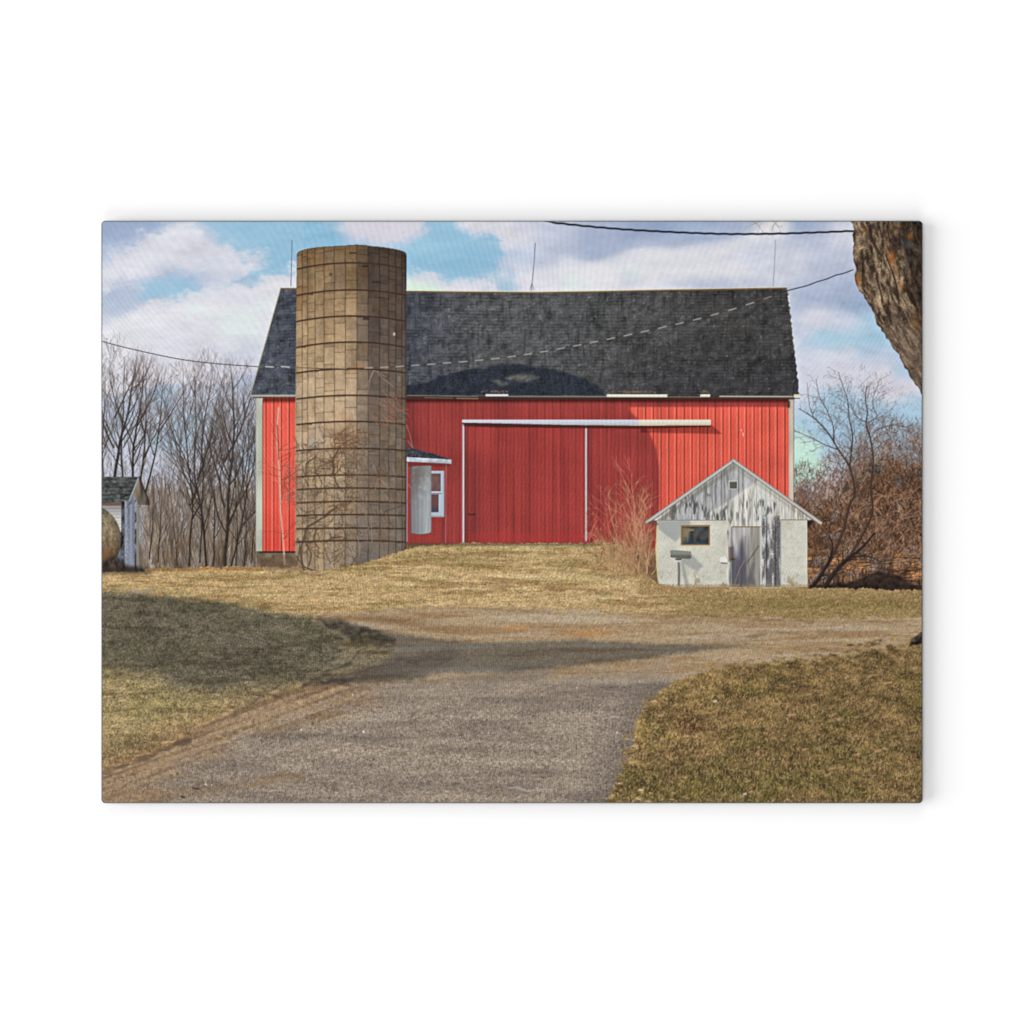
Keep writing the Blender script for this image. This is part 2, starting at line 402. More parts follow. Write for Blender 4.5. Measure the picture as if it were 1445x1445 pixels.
# ================================================== OUTBUILDING, LEFT
outb = part('outbuilding', None, 'printed small grey building at the left edge behind the hay bale', 'ink_board')
put(pm([(140, 706), (186, 700), (197, 680), (197, 806), (140, 808)]), c(112, 116, 130), outb)
bd = vn(3.2, 60, 61)
put(pm([(173, 706), (190, 700), (197, 690), (196, 806), (172, 806)]), (c(118, 122, 134) * (1 + .16 * bd + .05 * grain(3))[..., None]), outb)
put(rect(171, 708, 177, 806), c(82, 84, 92) * (1 + .3 * fb(3, 6, 2, 8))[..., None])
put(rect(184, 712, 187.5, 800, .5), c(140, 146, 164))
put(rect(191, 706, 193.5, 804, .5) * np.clip(.7 + .5 * vn(3, 5, 12), 0, 1), c(58, 56, 60))
put(rect(193.5, 712, 196.5, 800, .4), c(150, 146, 136) * .9)
sid = part('siding', outb, None, 'ink_board')
put(pm([(140, 712), (172, 712), (172, 752), (158, 735), (140, 716)]), mix(c(140, 138, 138), c(206, 202, 198), (Y - 712) / 22) * (1 - .10 * (np.mod(Y, 4.4) < 1.3))[..., None], sid)
put(rect(140, 709.5, 172, 714, .5), c(112, 88, 70))
rf = part('roof', outb, 'dark green-grey shingles', 'ink_roof')
rt = c(76, 79, 78) * (1 + .17 * fb(3, 2.2, 2, 15) + .14 * np.sin((Y - 673) * 1.15 + .4 * vn(12, 9, 5)))[..., None]
put(pm([(140, 673.5), (197, 673.5), (184, 707), (140, 711)]), rt, rf)
gb = part('gable', outb, 'weathered underside of the overhanging gable', 'ink_board')
put(pm([(197, 674), (211, 708), (211, 713.5), (197, 713), (189, 699), (186, 703)]), mix(c(140, 128, 106), c(70, 62, 60), (X - 190) / 18 + .25 * vn(3, 8, 2)), gb)
lines(poly_line([(197, 673), (186, 700), (183, 708)], 1.6), c(160, 168, 184), gb)
lines(poly_line([(197, 673), (211, 707), (211.5, 713)], 2.0), c(52, 50, 56), gb)
# hay bale
bale = part('hay_bale', None, 'printed round hay bale cut by the left edge of the picture', 'ink_grass')
th = np.linspace(0, 2 * math.pi, 60)
bp = [(125 + 47 * math.cos(t), 762 + 50 * math.sin(t)) for t in th]
d = np.hypot(X - 125, (Y - 762) * .94) / 47
bt = mix(c(152, 138, 112), c(112, 92, 72), (Y - 730) / 60) * (1 + .10 * fb(3, 8, 3, 71) + .06 * grain(4))[..., None]
bt = mix(bt, c(126, 82, 50), np.exp(-((X - 150) / 16) ** 2 - ((Y - 785) / 14) ** 2) * .5)
bt = bt * (1 - .35 * np.clip((d - .75) * 4, 0, 1))[..., None]
put(pm(bp), bt, bale)
put(pm([(140, 795), (165, 785), (180, 800), (200, 800), (212, 809), (140, 810)], 2.5), c(56, 48, 42) * (1 + .25 * fb(3, 6, 2, 19))[..., None])

put(rect(555, 760, 960, 840), c(120, 98, 68) * (1 + .1 * fb(4, 3, 2, 40))[..., None])
put(rect(400, 772, 580, 812), c(120, 98, 68))
# ============================================================ THE BARN
barn = part('barn', None, 'printed red ribbed metal barn with a dark shingle roof', 'ink_board')
wl = pm([(366, 558), (1120, 558), (1120, 790), (575, 768), (575, 779), (366, 779)])
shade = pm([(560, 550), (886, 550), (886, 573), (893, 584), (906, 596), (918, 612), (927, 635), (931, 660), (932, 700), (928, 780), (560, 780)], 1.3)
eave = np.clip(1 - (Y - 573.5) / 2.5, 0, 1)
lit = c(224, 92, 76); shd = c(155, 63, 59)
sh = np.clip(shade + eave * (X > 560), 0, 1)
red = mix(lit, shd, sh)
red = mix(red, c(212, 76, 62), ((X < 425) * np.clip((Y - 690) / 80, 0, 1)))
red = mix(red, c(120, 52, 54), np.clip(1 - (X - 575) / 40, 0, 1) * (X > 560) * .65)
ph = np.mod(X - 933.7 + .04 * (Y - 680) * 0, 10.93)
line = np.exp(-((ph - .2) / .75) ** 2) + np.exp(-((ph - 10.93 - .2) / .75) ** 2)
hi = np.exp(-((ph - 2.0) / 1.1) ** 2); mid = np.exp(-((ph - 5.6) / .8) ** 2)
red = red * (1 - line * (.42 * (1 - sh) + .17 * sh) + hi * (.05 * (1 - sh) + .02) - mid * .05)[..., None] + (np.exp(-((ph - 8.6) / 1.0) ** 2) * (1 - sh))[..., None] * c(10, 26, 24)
red = red * (1 + .035 * vn(2.6, 90, 44) + .025 * fb(40, 30, 3, 45) + .012 * grain(46))[..., None]
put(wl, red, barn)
put(rect(366, 561, 1121, 568, 1.6), C * c(120, 110, 110))
put(rect(366, 778, 575, 781), c(70, 52, 48))
put(pm([(366, 781), (419, 781), (419, 806), (366, 806)]), c(120, 104, 86) * (1 + .13 * fb(6, 5, 3, 91))[..., None], woods)
put(np.clip(rect(930, 575, 1015, 611, .6) * 0 + pm([(905, 599), (1004, 599), (1020, 613), (905, 611)], .6), 0, 1) * .8, C * c(165, 150, 150))
# a little white scuff
lines([(1049, 611, 1050, 616, 1.2), (1046, 606, 1048, 609, .9)], c(238, 205, 196))
for x0, x1, y1, cc_, lb in ((362, 371.5, 778.5, c(184, 186, 172), None), (1114, 1121, 716, c(206, 194, 176), None)):
    p_ = part('corner_trim', barn, lb, 'ink_board')
    put(rect(x0, 562, x1, y1), cc_ * (1 + .04 * vn(8, 18, 5) - .10 * np.clip((x0 + 2 - X) / 2, 0, 1))[..., None], p_)
    lines(poly_line([(x1, 566), (x1, y1)], 1.0), c(96, 44, 40), alpha=.6)
put(rect(1112, 566, 1116, 576, .8) * .8, c(52, 50, 48))
# sliding doors
for x0, x1, s in ((656, 827, 1), (829, 931, 2)):
    p_ = part('sliding_door', barn, None, 'ink_board')
    m = rect(x0, 600, x1, 766)
    put(m * (.5 if s == 1 else .25), C * np.float32([1.03, .95, .95])); ID[m > .5] = p_
    if s == 1:
        dkn = np.exp(-((X - 668) / 16) ** 2) * np.clip((Y - 590) / 150, .1, 1) * m
        put(dkn * .42, c(92, 44, 46))
        put(rect(660, 752, 830, 766, 2) * m * .35, c(176, 58, 56))
    put(m * np.exp(-((X - x0 - 2) / 4) ** 2) * .3, c(90, 40, 40))
h_ = part('door_handle', barn, None, 'ink')
lines(poly_line([(661, 725.5), (666, 727), (673, 726)], 2.0), c(70, 38, 40), h_)
for x, y1, cc_ in ((654.8, 766, c(204, 198, 208)), (828, 764, c(196, 190, 196))):
    p_ = part('door_edge', barn, None, 'ink_board')
    lines(poly_line([(x + 1.9, 600), (x + 1.9, y1)], 1.5), c(70, 36, 38), alpha=.7)
    lines(poly_line([(x, 598), (x, y1)], 2.6), cc_, p_)
put(pm([(653, 597), (760, 599.5), (906, 602), (1004, 601), (1004, 603), (906, 605.5), (700, 603.5), (656, 602)], .5), c(74, 40, 38))
trk = part('door_track', barn, 'long white sliding rail cover above the doors', 'ink_board')
put(pm([(653, 592.5), (1004, 592.8), (1004, 600.5), (906, 601), (800, 600), (700, 597.6), (653, 596.8)]),
    mix(mix(c(208, 208, 222), c(178, 184, 186), (Y - 594) / 6), mix(c(228, 220, 204), c(204, 190, 160), (Y - 595) / 6), np.clip((X - 898) / 8, 0, 1)), trk)

# the roof
roof = part('roof', barn, 'dark weathered shingles', 'ink_roof')
ridge = [(397, 407.5), (419, 407.5), (575, 411.5), (660, 412.5), (760, 413.2), (850, 411.8), (930, 410), (1020, 408.5), (1111, 406.8)]
rj = [(1111, 407)]
r = np.random.default_rng(2)
for k in range(30):
    y = 412 + k * 5; rj.append((1111.5 + (y - 407) * .113 + (1.4 if k % 2 else -.2) + r.normal(0, .4), y))
rp = ridge + rj + [(1129, 560), (354, 558.5)]
rm = pm(rp)
base = mix(c(72, 74, 82), c(82, 81, 81), np.clip((X - 560) / 120, 0, 1))
base = mix(base, c(66, 63, 62), np.clip((X - 760) / 280, 0, 1))
base = mix(base, c(58, 56, 57), np.clip((Y - 470) / 80, 0, 1) * np.clip((X - 800) / 140, 0, 1))
base = base * np.float32([1.04, 1.07, 1.09])
row = np.floor((Y - 410) / 5.2); tone = samp(vn(7, 5.2, 12), X + 3.7 * row, Y)
cr = samp(vn(3.4, 2.6, 13), X, Y)
drk = np.clip(vn(5, 14, 21) - .35, 0, 2) * np.clip(vn(26, 24, 24) * .5 + .7, 0, 1.4)
vs = np.clip(vn(4.2, 17, 25) - .5, 0, 2)
RT = base * (1.02 + .07 * tone + .05 * cr + .02 * fb(22, 14, 3, 14) - .03 * drk - .08 * vs + .05 * grain(15) - .17 * np.exp(-((np.mod(Y - 410 + .5 * vn(20, 40, 27), 4.6) - 2) / .8) ** 2) * np.clip(.6 + .5 * vn(9, 4.6, 28), 0, 1))[..., None]
RT = RT * (1 - .12 * np.clip(vn(1.5, 10, 26) - .5, 0, 1.5))[..., None] + np.clip(vn(1.8, 1.6, 16) - 1.0, 0, 1)[..., None] * c(22, 20, 17)
put(rm, RT, roof)
# shadow of the silo's dome on the roof, as printed
shp = smooth([(560, 549), (600, 538.5), (640, 528), (680, 519.5), (705, 515.5), (735, 515), (765, 519), (795, 526), (825, 535), (846, 547), (857, 560)])
sm = pm([(560, 562)] + [tuple(q) for q in shp], 1.2) * rm
put(wob(sm, .7, 7, 41) * .86, c(38, 43, 54) * (1 + .14 * grain(33) + .08 * vn(4, 5, 8))[..., None])
put(pm([(712, 534), (737, 527), (765, 533), (745, 539), (725, 538)], 1.5) * .95, c(94, 94, 92) * (1 + .12 * cr)[..., None])
put(pm([(690, 537), (708, 536), (722, 542), (706, 546), (700, 541)], 1.3) * .9, c(88, 88, 88) * (1 + .12 * cr)[..., None])
# moss and leaf litter on the roof
sg = []; cl = []
for (cx, cy, sx_, sy_, n_) in ((1040, 460, 18, 4, 30), (1015, 440, 12, 5, 22), (1073, 422, 14, 4, 26), (748, 428, 16, 8, 26), (1114, 485, 2, 1.2, 8), (870, 455, 18, 6, 14),
                               (700, 553, 18, 1.5, 50), (900, 553.5, 26, 1.2, 120), (995, 553, 5, 1.5, 26), (1085, 549, 3, 1, 5), (405, 542, 6, 1.6, 10), (640, 470, 60, 30, 20), (940, 500, 120, 30, 34)):
    for k in range(n_):
        x = cx + r.normal(0, sx_ * .6); y = cy + r.normal(0, sy_ * .6); sg.append((x, y, x + r.uniform(1, 2.6), y + r.uniform(-.6, .6), r.uniform(.6, 1.2)))
        cl.append([c(140, 108, 82), c(150, 134, 116), c(104, 82, 62), c(124, 96, 80)][r.integers(4)] * (.7 if cy < 500 else 1.05))
lines(sg, cl, alpha=.7, clip=rm)
lines(poly_line([(397, 407), (376, 482), (354.5, 557)], 1.3), c(164, 160, 128), roof)
rc = part('ridge_cap', barn, None, 'ink')
lines(poly_line([(x, y - 1.2) for x, y in ridge], 1.0), c(222, 212, 170), alpha=.75)
lines(poly_line([(x, y + .4) for x, y in ridge], 1.9), c(118, 92, 58), rc)
for y, a in ((419, 1), (425, .9), (431, 1), (438, .6), (453, .9), (460, .6), (467, .7), (474, .5), (481, .9), (486, .6)):
    x = 1112.6 + (y - 407) * .113; lines([(x - .6, y - 1.6, x + .6, y + 1.6, 2.6)], c(212, 226, 212), alpha=a)
# gutter along the eave
gut = part('gutter', barn, None, 'ink')
put(rect(575, 559.5, 1122, 564.5, .7) * .9, c(66, 48, 42))
lines(poly_line([(354, 558.8), (419, 558.8)], 2.6), c(168, 170, 160), gut)
lines(poly_line([(358, 561.5), (419, 561.5)], 1.4), c(74, 66, 60))
gut = part('gutter', barn, 'thin pale eave board right of the silo, partly broken away', 'ink')
lines(poly_line([(575, 558.3), (675, 559.6)], 1.3), c(128, 132, 120), gut, alpha=.8)
lines(poly_line([(600, 561.5), (640, 562.3)], 1.2), c(150, 118, 92), alpha=.6); lines(poly_line([(645, 562.5), (676, 563)], 1.6), c(160, 140, 112), alpha=.7)
lines(poly_line([(718, 559.8), (857, 560.2)], 1.4), c(150, 156, 146), gut, alpha=.85)
lines(poly_line([(942, 560.6), (990, 560.8)], 1.3), c(128, 124, 104), gut, alpha=.8)
lines(poly_line([(686, 558.2), (718, 558.2)], 3.0), c(214, 220, 236), gut)
lines(poly_line([(857, 558.8), (942.5, 559)], 3.8), c(232, 228, 206), gut)
lines(poly_line([(989, 558.8), (1003, 558.8)], 3.6), c(236, 230, 206), gut)
lines(poly_line([(1016, 559.8), (1120, 560.2)], 1.8), c(206, 202, 180), gut, alpha=.85)
lines(poly_line([(1121, 559.2), (1130, 559)], 4.2), c(222, 214, 190), gut)
lines(poly_line([(1100, 562.8), (1130, 562.6)], 1.2), c(66, 60, 54))
# lightning rods
for pts in ([(413, 339), (412.4, 372), (411.4, 405)], [(756.3, 343), (754.5, 372), (751.6, 401), (751.4, 411)], [(1095.3, 339), (1094, 372), (1091.8, 405)]):
    p_ = part('lightning_rod', barn, None, 'ink')
    lines(poly_line(pts, .9 if pts[0][0] > 1000 else 1.1), c(104, 116, 132) if pts[0][0] < 1000 else c(134, 146, 160), p_, thr=.3, alpha=.95)
    if 700 < pts[0][0] < 800: lines([(751.5, 400, 748.5, 410, .7), (751.5, 400, 754.5, 410, .7)], c(104, 116, 132), p_, thr=.3)

# ======================================================= PORCH AND TANK
por = part('porch', None, 'printed small red lean-to porch between silo and barn doors', 'ink_board')
pc = c(150, 60, 56) * (1 + .03 * vn(3, 60, 4) + .02 * grain(2))[..., None]
put(rect(574, 650, 630, 767), pc, por)
put(rect(574, 652, 636, 659, 1.2) * .5, c(80, 44, 44))
rf2 = part('roof', por, None, 'ink_roof')
put(pm([(573, 629.5), (587, 634), (600, 637.5), (613, 641), (637.5, 648.5), (573, 647.5)]), c(62, 62, 70) * (1 + .12 * grain(9) + .1 * cr)[..., None], rf2)
fs = part('fascia', por, None, 'ink_board')
put(pm([(575, 645.4), (638, 649), (638.3, 655), (575, 651.8)]), mix(c(206, 212, 224), c(164, 172, 176), (Y - 648) / 6) * (1 + .05 * cr)[..., None], fs)
lines(poly_line([(575.6, 653), (575.2, 765)], 1.2), c(156, 150, 162), por); lines(poly_line([(573.6, 652), (573.4, 768)], 1.6), c(52, 46, 46), alpha=.7)
lines(poly_line([(630.2, 656), (629.4, 767)], 1.1), c(164, 122, 128), por, alpha=.8)
win = part('window', por, 'white sash window', 'ink_board')
put(rect(609, 665, 627.6, 730), c(178, 188, 202), win)
lines(poly_line([(627, 666), (627, 729.5)], 1.2), c(152, 160, 168)); lines(poly_line([(609, 729), (627.5, 729)], 1.8), c(150, 156, 158))
put(rect(609, 668.8, 622.8, 694), c(104, 78, 76) * (1 + .10 * fb(6, 8, 2, 5))[..., None], win)
put(rect(609, 698, 619.8, 723.5), mix(c(108, 76, 76), c(66, 70, 92), (Y - 712) / 14), win)
lines(poly_line([(609, 694.8), (623, 694.8)], 1.6), c(196, 204, 220)); lines(poly_line([(609, 696.8), (624, 696.8)], 1.0), c(88, 84, 96))
tank = part('tank', None, 'printed upright grey cylindrical tank beside the porch window', 'ink')
t_ = np.clip((X - 580.5) / 29, 0, 1)
tc = mix(c(118, 116, 120), c(166, 172, 174), t_ * 1.35) * (1 - .18 * np.clip((t_ - .92) * 12, 0, 1))[..., None]
blot = np.clip(fb(7, 8, 3, 66) * .5 + .55 - .0 * t_, 0, 1) * np.clip((722 - Y) / 50, 0, 1) * np.clip(1.35 - t_, 0, 1)
tc = mix(tc, c(104, 96, 90), blot * .8) * (1 + .03 * vn(2.4, 40, 3))[..., None]
put(pm([(580.5, 659), (590, 658), (609.5, 657.5), (609.5, 751), (605, 753.5), (595, 754.8), (585, 754), (580.8, 752)]), tc, tank)
lines(poly_line([(582, 753.5), (594, 755), (608, 753)], 1.2), c(96, 74, 72), alpha=.7)
lines(poly_line([(580.4, 659), (580.6, 752)], 1.0), c(90, 70, 72), alpha=.6)

# ============================================================ THE SILO
silo = part('silo', None, 'printed tall tan concrete-stave silo with iron hoops', 'ink_board')
XM = 497.0
arc = ((X - XM) / 78.0) ** 2
topc = smooth([(419.6, 361), (420.6, 357.5), (426, 354), (440, 350.6), (458, 348.6), (476, 347.6), (490, 346.8), (493, 346.2), (505, 345.8), (517, 346.4), (522, 347.4), (537, 348.8), (553, 351), (566, 353.8), (573, 357), (574.5, 361)])
botc = smooth([(573.5, 778), (560, 782), (540, 787), (515, 795), (490, 799), (470, 803), (450, 806), (432, 804), (421, 796), (417.5, 788)])
sp = [tuple(q) for q in topc] + [(574, 600), (573.5, 700)] + [tuple(q) for q in botc] + [(418, 700), (418, 560), (419, 450)]
smk = pm(sp)
JX = np.array([419, 427.4, 435, 445.5, 458.2, 472.7, 488.2, 504.5, 520.6, 536.5, 549.4, 559.4, 568.2, 575])
stx = np.clip(np.searchsorted(JX, X.ravel() + 0).reshape(X.shape) - 1, 0, 12)
HY = [371.3, 409.5, 446.3, 483, 520.8, 558.2, 595, 633, 670.5, 689, 708, 726.5, 745.5, 763]
cur = [9, 8, 8, 8, 6, 5.4, 4.8, 3.4, 3, 2.4, 2.2, 1.6, 1.2, 2.6]
Yc = Y - arc * np.interp(Y, HY, cur)
band = np.searchsorted(np.array(HY), Yc.ravel()).reshape(X.shape)
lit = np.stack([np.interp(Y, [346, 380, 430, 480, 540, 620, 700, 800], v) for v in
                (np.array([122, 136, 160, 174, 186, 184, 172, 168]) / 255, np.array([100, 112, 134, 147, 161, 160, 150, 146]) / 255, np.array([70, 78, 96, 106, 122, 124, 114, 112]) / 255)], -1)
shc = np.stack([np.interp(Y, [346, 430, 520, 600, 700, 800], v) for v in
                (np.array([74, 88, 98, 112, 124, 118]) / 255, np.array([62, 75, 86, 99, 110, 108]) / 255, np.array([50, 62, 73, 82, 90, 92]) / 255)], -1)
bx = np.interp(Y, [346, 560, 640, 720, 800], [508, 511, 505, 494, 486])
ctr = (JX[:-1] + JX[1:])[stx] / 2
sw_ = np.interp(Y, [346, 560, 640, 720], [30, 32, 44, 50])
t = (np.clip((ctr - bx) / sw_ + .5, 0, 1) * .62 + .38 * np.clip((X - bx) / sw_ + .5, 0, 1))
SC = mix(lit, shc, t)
SC = mix(SC, lit * .78, np.clip((428 - X) / 14, 0, 1) * .35) if False else SC * (1 - .10 * np.clip((426 - X) / 8, 0, 1))[..., None]
rs = np.random.default_rng(77); tn = rs.normal(0, 1, (13, 16, 4))
cut = rs.uniform(.2, .85, (13, 16)); cut2 = rs.uniform(.1, .5, (13, 16))
HB = np.array([346.] + HY + [806.])
b0 = HB[np.clip(band, 0, 14)]; b1 = HB[np.clip(band + 1, 0, 15)]
f = np.clip((Yc - b0) / np.maximum(b1 - b0, 1), 0, 1)
bi = np.clip(band, 0, 15); q1 = cut[stx, bi]; q2 = q1 * cut2[stx, bi] * 1.4
sub = (f > q1).astype(int) + (f > q2).astype(int)
SC = SC * (1 + .042 * np.clip((720 - Y) / 60, .5, 1) * tn[stx, bi, sub])[..., None]
SC = SC + (tn[stx, bi, 3] * .007)[..., None] * np.float32([.6, 0, -1])
hh = (b1 - b0)
jn = np.exp(-((f - q1) * hh / .7) ** 2) * (np.abs(tn[stx, bi, 0]) > .25) + .7 * np.exp(-((f - q2) * hh / .7) ** 2) * (tn[stx, bi, 1] > -.1) * (hh > 25)
vj = np.exp(-(np.min(np.abs(X[..., None] - JX[1:-1][None, None, :] + .5 * np.sin(Y * .09)[..., None] * .6), -1) / .75) ** 2)
jn = jn * np.clip((700 - Y) / 60, .12, 1)
SC = SC * np.float32([1.015, 1.015, 1.04]) * (1 - .24 * jn - .31 * vj)[..., None]
st = np.clip(fb(8, 26, 4, 200) * .6 + .1, 0, 1)
SC = SC * np.float32([.985, .985, 1.02]) * (1.02 - .09 * st + .025 * fb(5, 4, 3, 201) + .022 * grain(202))[..., None]
SC = mix(SC, SC * c(220, 185, 150) * 1.1, np.clip(fb(16, 12, 3, 203) - .8, 0, 1) * .4)
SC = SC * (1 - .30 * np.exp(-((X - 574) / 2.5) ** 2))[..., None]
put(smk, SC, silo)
for k, (yy, cu) in enumerate(zip(HY, cur)):
    p_ = part('hoop', silo, None, 'ink')
    xs = np.linspace(419, 574, 32); ys = yy + ((xs - XM) / 78) ** 2 * cu
    lines(poly_line(list(zip(xs, ys + 1.3)), 1.3), c(96, 72, 52), alpha=.45, clip=smk)
    A = lines(poly_line(list(zip(xs, ys)), 2.0), c(58, 42, 34), alpha=.88, clip=smk, pid=p_, thr=.5)
    mk = rs.integers(0, 13, 3)
    for q in mk: lines([(JX[q], yy + ((JX[q] - XM) / 78) ** 2 * cu + 1, JX[q] + rs.uniform(2, 9), yy + ((JX[q] - XM) / 78) ** 2 * cu + 1.2, 2.4)], c(62, 48, 40), alpha=.55, clip=smk)
lines(poly_line([tuple(q) for q in topc], 2.0), c(92, 84, 48), alpha=.8, clip=smk)
# patches, bolts, small spots of the stave wall
for x, y, w_, h__, col, a in ((436, 620, 10, 9, c(172, 178, 170), .55), (466, 386, 4, 3, c(70, 44, 30), .8), (556, 470, 2.4, 4, c(226, 222, 230), .9), (464, 391, 4, 4, c(160, 146, 120), .6),
                              (541, 458, 5, 4, c(112, 110, 108), .5), (562, 531, 4, 8, c(120, 118, 128), .8), (538, 493, 4, 5, c(116, 112, 100), .4), (512, 374, 9, 4, c(48, 36, 30), .7), (513, 448, 9, 4, c(44, 34, 30), .7), (526, 397, 12, 3, c(44, 38, 36), .7)):
    put(rect(x, y, x + w_, y + h__, .7) * a * smk, col)
lines(poly_line([(494, 357.5), (504, 357.5)], 2), c(50, 38, 30), alpha=.8)

# ==================================================== WIRES
wr = part('overhead_wire', None, 'printed thin wire sagging from the left edge across roof and silo to the big trunk', 'ink')
lines(poly_line(smooth([(143, 481.5), (170, 489), (220, 500.5), (262, 508.5), (310, 514), (366, 518)]), 1.15), c(66, 64, 72), wr, thr=.35)
wp = smooth([(419, 519), (470, 521), (520, 519.7), (563, 517.7), (584.5, 516.2), (628.6, 513), (673, 509.3), (716, 504.5), (760, 498), (807.8, 489.4), (832, 484.6), (881, 474.6), (931, 463.6), (982.4, 451.4), (1033, 437.5), (1059, 429), (1086, 420), (1111, 411)])
lines(poly_line(wp, .8), c(50, 48, 50), wr, thr=.3, alpha=.75)
lines(poly_line([(447, 520), (457, 521.5), (468, 521)], 1.1), c(60, 50, 44), wr)
seg = np.hypot(*np.diff(wp, axis=0).T); cs = np.r_[0, np.cumsum(seg)]
s0 = 96.0; per = 21.9
while s0 < cs[-1] - 18:
    a_ = [(np.interp(s, cs, wp[:, 0]), np.interp(s, cs, wp[:, 1])) for s in (s0, s0 + 6, s0 + 12.5)]
    lines(poly_line(a_, 1.5), c(182, 174, 166) if a_[0][0] < 1060 else c(160, 138, 124), wr, alpha=.85)
    s0 += per; per = np.interp(s0, [96, 300, 620], [21.9, 23.2, 26.2])
lines(poly_line([(475, 519.8), (490, 520.6)], 1.2), c(180, 160, 128), alpha=.7)
for x in (375, 397.5): lines(poly_line([(x, 517.6), (x + 12.5, 518.6)], 1.9), c(182, 178, 174), wr)
lines(poly_line([(363, 517.6), (371, 518)], 1.3), c(120, 120, 112), wr)
lines(poly_line(smooth([(1111, 411), (1122, 408), (1140, 403.5), (1153, 398.5), (1168, 394), (1180, 389), (1192, 386), (1205, 381)]), 1.4), c(58, 58, 64), wr)
cb = part('cable', None, 'printed heavy dark cable crossing the top of the sky', 'ink')
cp = smooth([(768, 311.5), (785, 315), (800, 316.6), (830, 319.8), (880, 324), (940, 327.5), (1000, 330), (1040, 330.8), (1100, 330.2), (1150, 328.6), (1206, 326.4)], 10)
cp[:, 1] += .35 * np.sin(cp[:, 0] * .33)
lines(poly_line(cp, 2.7), c(34, 36, 42), cb)

# ==================================================== GROUND
BANK = [(140, 808), (205, 808), (206, 803), (365, 799.5), (400, 802), (421, 799), (432, 804), (450, 807), (470, 804), (492, 799), (516, 795), (541, 787), (562, 781), (576, 776), (600, 770), (655, 767.5), (740, 767), (852, 767), (880, 770), (906, 800), (918, 816), (928, 825), (950, 829),
        (1140, 829.5), (1200, 831), (1260, 832.5), (1310, 833.5)]
gm = pm(BANK + [(1310, 1140), (140, 1140)]); gm = samp(gm, X, Y + .7 * vn(1.8, 30, 500) + .5 * vn(9, 40, 501))
bankp = part('bank_grass', None, 'printed straw-coloured grass bank in front of barn and shed', 'ink_grass')
K = 1 / (1 + np.exp(-(Y - 860) / 40))
tan = c(190, 161, 117)
GT = mix(tan, c(150, 132, 84), np.clip(fb(40, 5, 3, 601) * .4 + .05 + .5 * np.exp(-((Y - 786) / 12) ** 2) * (X > 560) * (X < 900), 0, 1) * .75)
GT = mix(GT, c(214, 190, 142), np.clip(vn(55, 3.2, 602) - .55, 0, 1) * .6 + .55 * np.exp(-((Y - 818 - 3 * np.sin(X * .03)) / 4) ** 2) * np.clip(vn(60, 14, 603) * .6 + .5, 0, 1) * (X > 460) * (X < 900))
GT = mix(GT, c(168, 116, 62), np.exp(-((Y - 803) / 2.6) ** 2) * (X < 372) * .8)
GT = mix(GT, c(140, 110, 70), np.clip(fb(40, 3.5, 3, 604) - .3, 0, 1) * .6)
GT = mix(GT, c(158, 120, 88), np.exp(-((X - 888) / 34) ** 2 - ((Y - 792) / 20) ** 2) * .7)
GT = mix(GT, c(140, 118, 78), np.clip((X - 930) / 60, 0, 1) * .75 * np.clip((Y - 829) / 8, 0, 1))
GT = mix(GT, c(116, 100, 58), np.exp(-((Y - 853 - .01 * (X - 1100)) / 7) ** 2) * np.clip((X - 1000) / 100, 0, 1) * .5)
GT = GT * (1 + .075 * grain(605) + .04 * fb(4, 2, 2, 606))[..., None]
put(gm, GT, bankp)
# driveway
road = part('driveway', None, 'printed gravel and dirt driveway running to the barn', 'ink_gravel')
RP = [(430, 872), (480, 866), (540, 861), (620, 857.5), (700, 858), (780, 860), (930, 868), (1040, 872), (1130, 875), (1310, 872), (1310, 903), (1270, 912), (1215, 922), (1160, 929), (1060, 938), (1000, 947), (960, 960), (935, 975), (913, 993),
      (899, 1025), (893, 1060), (878, 1095), (868, 1110), (858, 1140), (140, 1140), (140, 1092), (175, 1078), (215, 1063), (260, 1040), (300, 1016), (340, 997), (390, 980), (440, 966), (490, 956), (530, 943), (552, 925), (556, 908), (535, 893), (500, 885)]
rm_ = rough(RP, 3.6, .34, 6, 2.4, 700, 2.2)
dirt = mix(c(172, 150, 120), c(154, 126, 94), np.clip(fb(60, 5, 4, 701) * .5 + .35, 0, 1))
dirt = mix(dirt, c(190, 176, 156), np.clip(vn(90, 4, 702) - .5, 0, 1) * .5)
dirt = mix(dirt, c(186, 140, 92), np.exp(-((X - 832) / 34) ** 2 - ((Y - 894) / 5.5) ** 2) * .75 + np.exp(-((X - 728) / 22) ** 2 - ((Y - 886) / 4) ** 2) * .6)
dirt = mix(dirt, c(128, 100, 72), np.exp(-((X - 560) / 70) ** 2 - ((Y - 878 - (X - 560) * .12) / 7) ** 2) * .8)
grav = mix(c(153, 139, 124), c(134, 121, 109), np.clip(fb(80, 14, 4, 703) * .5 + .3, 0, 1))
grav = grav * (1 - .04 * np.clip(vn(120, 8, 718), -.5, 1.5) - .025 * fb(60, 4, 3, 719) - .04 * np.clip((Y - 1060) / 70, 0, 1))[..., None]
grav = mix(grav, c(112, 102, 94), np.clip(1 - (np.interp(Y, [950, 993, 1025, 1060, 1095, 1140], [960, 913, 899, 893, 878, 858]) - X) / 62, 0, 1) * (Y > 965) * .75)
sp_ = grain(704, .5); big = vn(2.3, 2.0, 705)
g1 = np.clip((Y - 930) / 80, 0, 1) * .055 + .02
grav = grav * (1 + g1 * 1.15 * sp_ + g1 * .4 * big)[..., None]
tg = 1 / (1 + np.exp(-(Y - np.interp(X, [144, 500, 650, 900, 1000, 1302], [1210, 975, 957, 948, 950, 1000]) + 4 * vn(20, 10, 9)) / 5))
